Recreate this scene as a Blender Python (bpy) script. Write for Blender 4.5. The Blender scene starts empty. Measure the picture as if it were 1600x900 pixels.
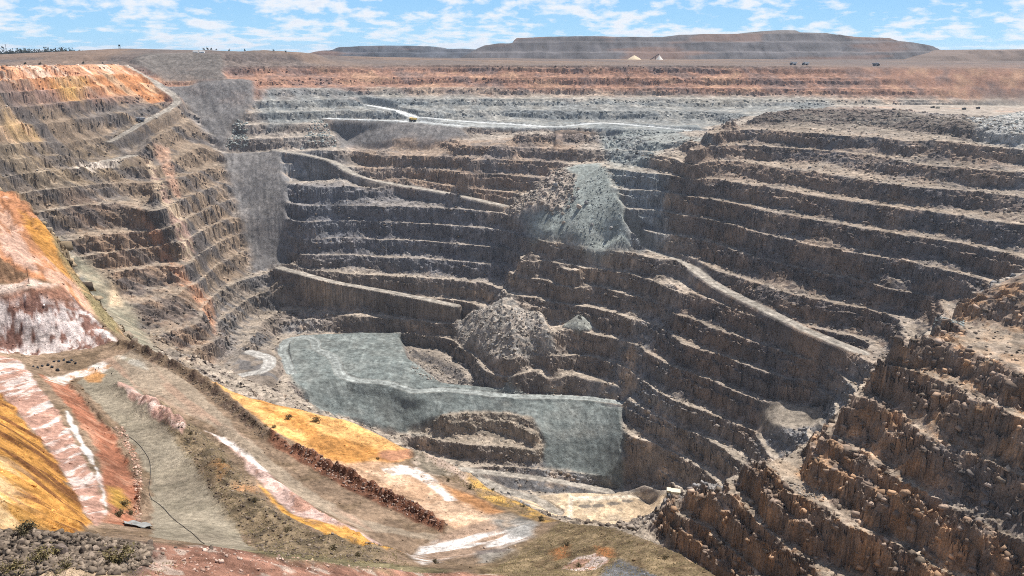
import bpy, bmesh, math, random
import numpy as np
from mathutils import Vector, Matrix
random.seed(7)
scene = bpy.context.scene
col = bpy.data.collections.new("pit_scene"); scene.collection.children.link(col)
# ---------- camera ----------
cam = bpy.data.cameras.new("camera"); co = bpy.data.objects.new("camera", cam); col.objects.link(co)
cam.sensor_width = 36.0; cam.lens = 36.0*1256/1600; cam.clip_start = 0.5; cam.clip_end = 60000
co.location = (0, 0, 0); co.rotation_euler = (math.radians(90)-math.atan((450-84)/1256.0), 0, 0)
scene.camera = co
# ---------- light ----------
SUN_AZ, SUN_EL = math.radians(42), math.radians(57)      # azimuth to the right of the view, elevation
SUN_STRENGTH, SKY_STRENGTH, EXPOSURE = 5.0, 0.07, 0.57
HAZE_DENSITY, HAZE_TOP, HAZE_BOTTOM = 0.000038, 110.0, -480.0
sd = Vector((math.sin(SUN_AZ)*math.cos(SUN_EL), math.cos(SUN_AZ)*math.cos(SUN_EL), math.sin(SUN_EL)))
sl = bpy.data.lights.new("sun", 'SUN'); so = bpy.data.objects.new("sun", sl); col.objects.link(so)
sl.energy = SUN_STRENGTH; sl.angle = math.radians(0.5); sl.color = (1.0, 0.95, 0.88)
so.rotation_euler = (-sd).to_track_quat('-Z', 'Y').to_euler()
world = bpy.data.worlds.new("World"); scene.world = world; world.use_nodes = True
def N(t, type_, **k):
    n = t.nodes.new(type_)
    for a, v in k.items(): setattr(n, a, v)
    return n
def math_node(t, op, a, b=None, clamp=False):
    n = t.nodes.new('ShaderNodeMath'); n.operation = op; n.use_clamp = clamp
    for i, v in enumerate((a, b)):
        if v is None: continue
        if hasattr(v, 'links') or hasattr(v, 'is_linked'): t.links.new(v, n.inputs[i])
        else: n.inputs[i].default_value = v
    return n.outputs[0]
def mix_rgb(t, fac, a, b, mode='MIX'):
    n = t.nodes.new('ShaderNodeMix'); n.data_type = 'RGBA'; n.blend_type = mode
    for s, v in ((n.inputs[0], fac), (n.inputs[6], a), (n.inputs[7], b)):
        if hasattr(v, 'is_linked'): t.links.new(v, s)
        elif isinstance(v, (int, float)): s.default_value = v
        else: s.default_value = (*v, 1)
    return n.outputs[2]
def ramp(t, x, pts):
    n = t.nodes.new('ShaderNodeValToRGB'); t.links.new(x, n.inputs[0]); e = n.color_ramp.elements
    while len(e) < len(pts): e.new(0.5)
    for i, (p, c) in enumerate(pts): e[i].position = p; e[i].color = (*c, 1) if not isinstance(c, float) else (c, c, c, 1)
    return n.outputs[0]
t = world.node_tree; t.nodes.clear()
out = N(t, 'ShaderNodeOutputWorld'); bg = N(t, 'ShaderNodeBackground'); bg.inputs[1].default_value = SKY_STRENGTH
sky = N(t, 'ShaderNodeTexSky'); sky.sky_type = 'NISHITA'; sky.sun_disc = False
sky.sun_elevation = SUN_EL; sky.sun_rotation = SUN_AZ; sky.air_density = 1.0; sky.dust_density = 0.6; sky.ozone_density = 1.5
tc = N(t, 'ShaderNodeTexCoord'); sx = N(t, 'ShaderNodeSeparateXYZ'); t.links.new(tc.outputs['Generated'], sx.inputs[0])
az = math_node(t, 'ARCTAN2', sx.outputs[0], sx.outputs[1]); el = math_node(t, 'MAXIMUM', sx.outputs[2], 0.0)
lg = math_node(t, 'LOGARITHM', math_node(t, 'ADD', el, 0.022), 2.718)
cv = N(t, 'ShaderNodeCombineXYZ'); t.links.new(math_node(t, 'MULTIPLY', az, 34.0), cv.inputs[0]); t.links.new(math_node(t, 'MULTIPLY', lg, 6.0), cv.inputs[1])
nz = N(t, 'ShaderNodeTexNoise'); nz.inputs['Scale'].default_value = 1.0; nz.inputs['Detail'].default_value = 7; nz.inputs['Roughness'].default_value = 0.58
t.links.new(cv.outputs[0], nz.inputs['Vector'])
nb = N(t, 'ShaderNodeTexNoise'); nb.inputs['Scale'].default_value = 0.28; nb.inputs['Detail'].default_value = 2; t.links.new(cv.outputs[0], nb.inputs['Vector'])
dens = math_node(t, 'ADD', nz.outputs[0], math_node(t, 'MULTIPLY', math_node(t, 'SUBTRACT', nb.outputs[0], 0.5), 0.65))
cl = ramp(t, dens, [(0.45, 0.0), (0.63, 1.0)])
shade = ramp(t, dens, [(0.55, (1.0, 1.0, 1.0)), (0.85, (0.72, 0.8, 0.93))])
CLOUD = 9.6
cc = mix_rgb(t, 1.0, shade, (CLOUD, CLOUD, CLOUD*1.01), 'MULTIPLY')
low = ramp(t, sx.outputs[2], [(0.0, (4.2, 7.4, 9.7)), (0.10, (2.5, 5.4, 9.5))])          # the blue low over the horizon
blue = mix_rgb(t, ramp(t, sx.outputs[2], [(0.10, 1.0), (0.35, 0.0)]), sky.outputs[0], low)
cl = math_node(t, 'MULTIPLY', cl, ramp(t, sx.outputs[2], [(0.2, 0.92), (0.5, 0.25)]))
skyc = mix_rgb(t, cl, blue, cc)
t.links.new(skyc, bg.inputs[0]); t.links.new(bg.outputs[0], out.inputs[0])
scene.view_settings.view_transform = 'Standard'; scene.view_settings.look = 'None'
scene.view_settings.exposure = EXPOSURE; scene.view_settings.gamma = 1.0; scene.view_settings.use_curve_mapping = False
scene.cycles.max_bounces = 4; scene.cycles.diffuse_bounces = 3; scene.cycles.glossy_bounces = 1; scene.cycles.volume_bounces = 0; scene.cycles.filter_width = 1.0; scene.cycles.use_denoising = False; scene.cycles.use_adaptive_sampling = False
# ---------- value noise, polylines and the surveyed height field ----------
def _hash(ix, iy, seed):
    h = (ix.astype(np.int64)*374761393 + iy.astype(np.int64)*668265263 + seed*1442695041) & 0xffffffff
    h = ((h ^ (h >> 13))*1274126177) & 0xffffffff
    return ((h ^ (h >> 16)) & 0xffff).astype(np.float32)/65535.0
def vnoise(x, y, seed=0):
    ix = np.floor(x); iy = np.floor(y)
    fx = (x-ix).astype(np.float32); fy = (y-iy).astype(np.float32)
    fx = fx*fx*(3-2*fx); fy = fy*fy*(3-2*fy)
    a = _hash(ix, iy, seed); b = _hash(ix+1, iy, seed); c = _hash(ix, iy+1, seed); d = _hash(ix+1, iy+1, seed)
    return (a+(b-a)*fx)*(1-fy)+(c+(d-c)*fx)*fy
def fbm(x, y, wl, seed=0, octaves=3, gain=0.5):
    """fractal noise in about -1..1, first wavelength wl metres"""
    s = 0.0; amp = 1.0; tot = 0.0; f = 1.0/wl
    for o in range(octaves):
        s = s + amp*(vnoise(x*f+17.3*o, y*f-9.1*o, seed+o*31)*2-1); tot += amp
        amp *= gain; f *= 2.03
    return s/tot*1.5
def cells(x, y, size, seed=0):
    """distance to the nearest two random points and a random value per cell: broken rock"""
    gx = x/size; gy = y/size; ix = np.floor(gx); iy = np.floor(gy)
    d1 = np.full(x.shape, 9.0, np.float32); d2 = d1.copy(); v = np.zeros(x.shape, np.float32)
    for ox in (-1, 0, 1):
        for oy in (-1, 0, 1):
            cx = ix+ox; cy = iy+oy
            px = cx+_hash(cx, cy, seed); py = cy+_hash(cx, cy, seed+7)
            d = np.hypot(px-gx, py-gy).astype(np.float32); hv = _hash(cx, cy, seed+13)
            m = d < d1
            d2 = np.where(m, d1, np.minimum(d2, d)); v = np.where(m, hv, v); d1 = np.where(m, d, d1)
    return d1, d2, v
def sstep(a, b, x):
    t = np.clip((x-a)/(b-a), 0, 1); return t*t*(3-2*t)
def catmull(P, step=0.25):
    """smooth a polyline of rows; returns a denser one"""
    P = np.asarray(P, float); n = len(P)
    if n < 3: return np.array([P[0]+(P[-1]-P[0])*t for t in np.linspace(0, 1, 9)])
    out = []
    for i in range(n-1):
        p0 = P[max(i-1, 0)]; p1 = P[i]; p2 = P[i+1]; p3 = P[min(i+2, n-1)]
        for t in np.arange(0, 1, step):
            out.append(0.5*((2*p1)+(p2-p0)*t+(2*p0-5*p1+4*p2-p3)*t*t+(3*p1-p0-3*p2+p3)*t**3))
    out.append(P[-1]); return np.array(out)

TH0, TH1, R0, R1 = -0.78, 0.78, 16.0, 14000.0
def k_of_z(z): return np.interp(-np.asarray(z, float), -LEVELS[:, 1], LEVELS[:, 0])
def z_of_k(k): return np.interp(k, LEVELS[:, 0], LEVELS[:, 1])

def solve(lines, c=0.004):
    """membrane through all surveyed lines, on a log-polar grid: bench number K and height offset O"""
    pts = []
    for k, P in lines:
        P = np.asarray(P, float)
        if len(P) == 1: P = np.repeat(P, 2, 0)
        kk = np.full(len(P), float(k)) if k is not None else k_of_z(P[:, 2])
        oo = P[:, 2]-z_of_k(kk)
        th = np.arctan2(P[:, 0], P[:, 1]); la = np.log(np.hypot(P[:, 0], P[:, 1]))
        Q = catmull(np.column_stack([th, la, kk, oo]))
        seg = np.hypot(np.diff(Q[:, 0]), np.diff(Q[:, 1])); s = np.concatenate([[0], np.cumsum(seg)])
        m = max(2, int(s[-1]/(c*0.3)))
        t = np.linspace(0, s[-1], m)
        pts.append(np.column_stack([np.interp(t, s, Q[:, i]) for i in range(4)]))
    pts = np.concatenate(pts)
    F = None
    for lev in (32, 16, 8, 4, 2, 1):
        cc = c*lev; nt = int(math.ceil((TH1-TH0)/cc))+1; nl = int(math.ceil(math.log(R1/R0)/cc))+1
        it = np.clip(np.round((pts[:, 0]-TH0)/cc).astype(int), 0, nt-1); il = np.clip(np.round((pts[:, 1]-math.log(R0))/cc).astype(int), 0, nl-1)
        W = np.zeros((nl, nt)); A = np.zeros((2, nl, nt))
        np.add.at(W, (il, it), 1)
        for q in (0, 1): np.add.at(A[q], (il, it), pts[:, 2+q])
        fixed = W > 0; A = np.where(fixed, A/np.maximum(W, 1), 0)
        if F is None:
            F = np.zeros((2, nl, nt)); F[0] = A[0][fixed].mean()
        else:
            yi = np.linspace(0, 1, nl)*0+np.arange(nl)*0.5; xi = np.arange(nt)*0.5
            y0 = np.clip(yi.astype(int), 0, F.shape[1]-2); x0 = np.clip(xi.astype(int), 0, F.shape[2]-2)
            fy = np.clip(yi-y0, 0, 1)[:, None]; fx = np.clip(xi-x0, 0, 1)[None]
            G = F
            F = (G[:, y0][:, :, x0]*(1-fx)+G[:, y0][:, :, x0+1]*fx)*(1-fy)+(G[:, y0+1][:, :, x0]*(1-fx)+G[:, y0+1][:, :, x0+1]*fx)*fy
        fx2 = fixed[None]
        F = np.where(fx2, A, F).astype(np.float32); A = A.astype(np.float32)
        for _ in range({32: 1500, 16: 500, 8: 300, 4: 180, 2: 100, 1: 60}[lev]):
            E = np.pad(F, ((0, 0), (1, 1), (1, 1)), mode='edge')
            F = np.where(fx2, A, 0.25*(E[:, :-2, 1:-1]+E[:, 2:, 1:-1]+E[:, 1:-1, :-2]+E[:, 1:-1, 2:]))
    for _ in range(5):
        E = np.pad(F, ((0, 0), (1, 1), (1, 1)), mode='edge')
        F = 0.25*(E[:, :-2, 1:-1]+E[:, 2:, 1:-1]+E[:, 1:-1, :-2]+E[:, 1:-1, 2:])
    # third layer: steepness of K per metre
    gy, gx = np.gradient(F[0], c); rr = R0*np.exp(np.arange(F.shape[1])*c)[:, None]
    G = np.hypot(gx, gy)/rr
    for _ in range(8):
        E = np.pad(G, 1, mode='edge'); G = 0.25*(E[:-2, 1:-1]+E[2:, 1:-1]+E[1:-1, :-2]+E[1:-1, 2:])
    return np.concatenate([F, G[None].astype(np.float32)])
def sample(F, th, la, c=0.004):
    a = (th-TH0)/c; b = (la-math.log(R0))/c
    x0 = np.clip(a.astype(int), 0, F.shape[2]-2); y0 = np.clip(b.astype(int), 0, F.shape[1]-2)
    fx = (a-x0).astype(np.float32); fy = np.clip(b-y0, 0, 1).astype(np.float32)
    return [(G[y0, x0]*(1-fx)+G[y0, x0+1]*fx)*(1-fy)+(G[y0+1, x0]*(1-fx)+G[y0+1, x0+1]*fx)*fy for G in F]

def poly_sd(x, y, poly):
    """signed distance to a polygon, positive inside"""
    P = np.asarray(poly, float); d2 = np.full(x.shape, 1e18); ins = np.zeros(x.shape, bool)
    for i in range(len(P)):
        ax, ay = P[i-1]; bx, by = P[i]
        dx, dy = bx-ax, by-ay
        t = np.clip(((x-ax)*dx+(y-ay)*dy)/(dx*dx+dy*dy+1e-9), 0, 1)
        d2 = np.minimum(d2, (x-ax-t*dx)**2+(y-ay-t*dy)**2)
        if ay != by:
            ins ^= ((ay > y) != (by > y)) & (x < (bx-ax)*(y-ay)/(by-ay)+ax)
    return np.where(ins, 1, -1)*np.sqrt(d2)
def poly_mask(X, Y, poly, feather, warp=0.0, seed=5):
    P = np.asarray(poly, float); m = np.zeros(X.shape, np.float32); pad = feather+2*warp
    b = (X > P[:, 0].min()-pad) & (X < P[:, 0].max()+pad) & (Y > P[:, 1].min()-pad) & (Y < P[:, 1].max()+pad)
    if not b.any(): return m
    x = X[b]; y = Y[b]
    sd = poly_sd(x, y, P)
    if warp > 0: sd = sd+warp*fbm(x, y, warp*6, seed, 4, 0.6)
    m[b] = sstep(-feather, feather, sd)
    return m
def line_dist(x, y, P):
    """distance to a 3-D polyline in plan, and its height there"""
    d2 = np.full(x.shape, 1e18); z = np.zeros(x.shape)
    for a, b in zip(P[:-1], P[1:]):
        dx, dy = b[0]-a[0], b[1]-a[1]
        t = np.clip(((x-a[0])*dx+(y-a[1])*dy)/(dx*dx+dy*dy+1e-9), 0, 1)
        q = (x-a[0]-t*dx)**2+(y-a[1]-t*dy)**2
        m = q < d2; d2 = np.where(m, q, d2); z = np.where(m, a[2]+t*(b[2]-a[2]), z)
    return np.sqrt(d2), z

def radii(fine=1.0):
    seg = [(R0, 45, .006), (45, 240, .0030), (240, 520, .0026), (520, 1250, .00125), (1250, 1700, .0020), (1700, 2600, .006), (2600, R1, .03)]
    r = []
    for a, b, st in seg:
        n = max(2, int(math.log(b/a)/(st/fine))); r.append(a*np.exp(np.linspace(0, math.log(b/a), n, endpoint=False)))
    return np.concatenate(r+[[R1]])

def terrace(K, w, ledge, tal, nearv=0.0):
    """bench steps: a steep face with a catch ledge, a rubble slope at its foot, a flat berm"""
    k = np.floor(K); f = (K-k)
    g = f/w; lw = 0.16*ledge
    g = np.where(g < .5-lw, g/(1-2*lw+1e-6), np.where(g > .5+lw, (g-2*lw)/(1-2*lw+1e-6), .5))
    t = np.where(f < w, (1-tal)*np.clip(g, 0, 1)**(1.45-.1*nearv), 1-tal*np.clip(1-(f-w)/(.1+1.0*tal), 0, 1)**1.3)
    t = t+.05*np.exp(-(f/.05)**2)*0
    return k+t, f

def heights(X, Y, F, REG, ROADS, CONES, detail=True, RIDGES=()):
    """returns z and per-vertex layers: wall (0..1), road index, rough"""
    th = np.arctan2(X, Y); r = np.hypot(X, Y); la = np.log(r)
    K, O, GK = sample(F, th, la)
    h = np.ones(X.shape, np.float32); rough = np.ones(X.shape, np.float32)
    h *= sstep(230, 330, r)*(1-sstep(1700, 2000, r))*(1-.35*sstep(1400, 1500, r))
    rough *= 0.25+0.75*sstep(200, 330, r)
    rough *= 1-0.8*sstep(1500, 1750, r)
    for g in REG:
        if g['h'] is None and g['rough'] is None: continue
        m = poly_mask(X, Y, g['poly'], g['f'], g['warp'])
        if g['h'] is not None: h = h*(1-m)+g['h']*m
        if g['rough'] is not None: rough = rough*(1-m)+g['rough']*m
    relief = np.zeros(X.shape, np.float32)
    for g in REG:
        if 'rel' not in g or not detail: continue
        m = poly_mask(X, Y, g['poly'], g['f'], g['warp']); s = m > 0
        if not s.any(): continue
        an, k = g.get('st', (0, 1)); x = X[s]; y = Y[s]
        u = (x*math.cos(an)+y*math.sin(an))/k; v = y*math.cos(an)-x*math.sin(an)
        relief[s] += g['rel']*m[s]*fbm(u, v, g['ms'], 141, 4, .6)
    near = 1-sstep(420, 620, r)
    if detail:
        amp = h*(1-0.1*near)
        wn = 2.3*fbm(X, Y, 62, 3, 3)+1.4*fbm(X, Y, 17, 9, 3, 0.6)
        d1, d2, cv = cells(X+3*fbm(X, Y, 20, 4, 2), Y, 13.0, 2)
        wn = wn+1.4*(cv-0.5)*2
        e1, e2, ev = cells(X+1.2*fbm(X, Y, 6, 24, 2), Y+1.2*fbm(X, Y, 6, 25, 2), 5.2, 27)
        wn = wn+(.4+.5*near)*(ev-0.5)*2+near*1.8*fbm(X, Y, 30, 29, 3, .55)
        z0 = O+z_of_k(terrace(K+amp*np.clip(wn*np.minimum(GK, .06), -.3, .3), .28, .5, .24)[0])
        e1, e2, ev = cells(X+1.1*z0, Y+.8*z0, 5.0, 37)
        wn = wn+(.9+1.0*near)*(ev-.5)*2+(.8+3.4*near)*fbm(X+1.1*z0, Y+.8*z0, 13, 38, 4, .62)
        K = K+amp*np.clip(wn*np.minimum(GK, 0.06), -0.33-.14*near, 0.33+.14*near)
    w = 0.33+0.07*fbm(X, Y, 90, 21, 2)+.24*near
    ledge = np.clip(fbm(X, Y, 55, 23, 3)*2.0+.65, 0, 1.4)
    tal = np.clip(.27+.22*fbm(X, Y, 55, 24, 3)-.08*near, .06, .55)
    T, f = terrace(K, w, ledge, tal, near)
    z = O+z_of_k(T*h+K*(1-h))
    wall = h*np.where(f < w, 1.0, 1-np.clip((f-w)/0.12, 0, 1))
    wall *= sstep(0.0, 0.05, f)
    if detail:
        sx, sy = X+.9*z, Y+.6*z       # sheared so that rock on a steep face is not smeared down it
        d1, d2, cv = cells(sx+1.5*fbm(X, Y, 9, 14, 2), sy+1.5*fbm(X, Y, 9, 15, 2), 6.5, 22)
        z = z+near*h*rough*wall*3.0*fbm(sx, sy, 17, 16, 3, .6)
        z = z+rough*(1.0*fbm(sx, sy, 24, 40, 3, 0.55)*(0.5+0.9*wall)+(cv-0.5)*(0.35+2.4*wall)*(1-0.3*near)*h+(0.45*fbm(sx, sy, 5, 50, 2, 0.6))*(0.35+wall))
        fine = 1-sstep(300, 520, r)
        s = fine > 0; xs = sx[s]; ys = sy[s]
        g1, g2, gv = cells(xs, ys, 2.6, 33)
        z[s] += fine[s]*rough[s]*((gv-.5)*(.25+.7*wall[s])+.30*fbm(xs, ys, 3.2, 34, 3, .6)+.10*fbm(xs, ys, .8, 35, 2, .6))
        z = z+relief
        # loose boulders left on the berms
        z = z+rough*h*(1-wall)*np.where(cv > 0.86, 1.0, 0)*np.clip(0.5-d1, 0, 1)*2.2
    for (P, w, hh, rg) in RIDGES:
        P = catmull(P, 0.34); pad = w*4
        b = (X > P[:, 0].min()-pad) & (X < P[:, 0].max()+pad) & (Y > P[:, 1].min()-pad) & (Y < P[:, 1].max()+pad)
        if not b.any(): continue
        x = X[b]; y = Y[b]
        d, _ = line_dist(x, y, np.column_stack([P, np.zeros(len(P))]))
        d = d*(1+0.35*fbm(x, y, w*2.5, 81, 2))
        z[b] += hh*np.exp(-(d/w)**2)*(1+rg*fbm(x, y, w*1.1, 82, 3, .6))
    road = np.zeros(X.shape, np.float32); lat = np.full(X.shape, 9, np.float32); rid = np.full(X.shape, -1, np.int16)
    for i, g in enumerate(ROADS):
        P = catmull(g['P'], 0.34); pad = g['w']+g.get('reach', 14)
        b = (X > P[:, 0].min()-pad) & (X < P[:, 0].max()+pad) & (Y > P[:, 1].min()-pad) & (Y < P[:, 1].max()+pad)
        x = X[b]; y = Y[b]; zz = z[b]
        d, zr = line_dist(x, y, P)
        e = np.maximum(d-g['w']/2, 0)
        cut = zr+e*g.get('cut', 1.6); fill = zr-e*g.get('fill', 0.9)
        if g.get('bund', 0) > 0:
            bd = np.exp(-((d-g['w']/2-0.6)/0.9)**2)*g['bund']
        else: bd = 0
        zn = np.clip(zz, fill, cut)
        q = sstep(g.get('reach', 14)*0.4, g.get('reach', 14), e); zn = zn*(1-q)+zz*q+bd
        z[b] = zn
        edge = 1-sstep(g['w']/2-g['w']*0.12, g['w']/2+g['w']*0.06, d+0.1*g['w']*fbm(x, y, g['w'], 60+i, 2))
        road[b] = np.maximum(road[b], edge); lat[b] = np.minimum(lat[b], d/(g['w']/2))
        rr = rid[b]; rr[edge > 0.5] = i; rid[b] = rr
        hw = wall[b]; wall[b] = hw*(1-edge)
    cone = np.zeros(X.shape, np.float32)
    for (ax, ay, az, s, R, ux, uy, e) in CONES:
        b = np.abs(X-ax)+np.abs(Y-ay) < R*2.2
        if not b.any(): continue
        x = X[b]-ax; y = Y[b]-ay
        al = x*ux+y*uy; ac = x*uy-y*ux
        d = np.hypot(np.where(al > 0, al/e, al), ac)
        d = d*(1+0.22*fbm(X[b], Y[b], R*0.6, 71, 3))
        zc = az-s*d+0.25*fbm(X[b], Y[b], 6, 72, 2)
        m = (zc > z[b]) & (d < R) & (zc-z[b] < 11)
        z[b] = np.where(m, zc, z[b]); cb = cone[b]; cb[m] = 1; cone[b] = cb
        wb = wall[b]; wb[m] = 0; wall[b] = wb; rb = road[b]; rb[m] = 0; road[b] = rb; q = rid[b]; q[m] = -1; rid[b] = q
    return dict(z=z, wall=wall, road=road, lat=lat, rid=rid, cone=cone, h=h, rough=rough, K=K, f=f, r=r)

# ---------- survey data ----------
LEVELS = np.array([[-12.0, 60.0], [-11.0, 20.0], [-10.0, 0.0], [-9.0, -22.0], [-8.0, -44.0], [-7.0, -62.0], [-6.0, -80.0], [-5.0, -98.0], [-4.0, -116.0], [-3.0, -134.0], [-2.0, -153.0], [-1.0, -174.0], [0.0, -196.0], [1.0, -220.0], [2.0, -241.0], [3.0, -263.0], [4.0, -283.5], [5.0, -303.5], [6.0, -326.5], [7.0, -351.5], [8.0, -371.0], [9.0, -394.0], [10.0, -416.0], [11.0, -433.0], [12.0, -455.0]])
RIDGES = [
([[-96.09,181.09],[-88.22,173.7],[-78.59,162.84],[-73.26,157.82],[-68.25,152.72]],1.6,1.5,0.5),
([[-51.39,156.1],[-42.46,150.25],[-35.97,144.69],[-29.84,139.34],[-24.07,134.13],[-18.68,129.45],[-12.23,122.39]],1.2,1.5,0.6),
([[-108.06,209.85],[-91.09,199.97],[-75.36,186.43],[-64.42,172.69],[-51.52,156.51]],1.5,1.5,0.5),
([[-104.16,176.68],[-91.34,161.79],[-81.26,149.06],[-72.54,136.66],[-63.75,122.86],[-57.85,111.47]],1.0,1.0,0.8),
([[-81.69,166.65],[-65.79,149.83],[-54.31,132.96],[-41.29,114.51],[-30.01,102.81],[-18.33,99.79]],3.5,1.6,0.6),
([[-64.45,156.46],[-47.84,134.69],[-35.38,119.14],[-24.3,111.08]],1.0,0.7,0.5),
([[-22.32,163.32],[-15.49,158.9],[-8.15,152.35]],2.0,1.0,0.6)]
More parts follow.
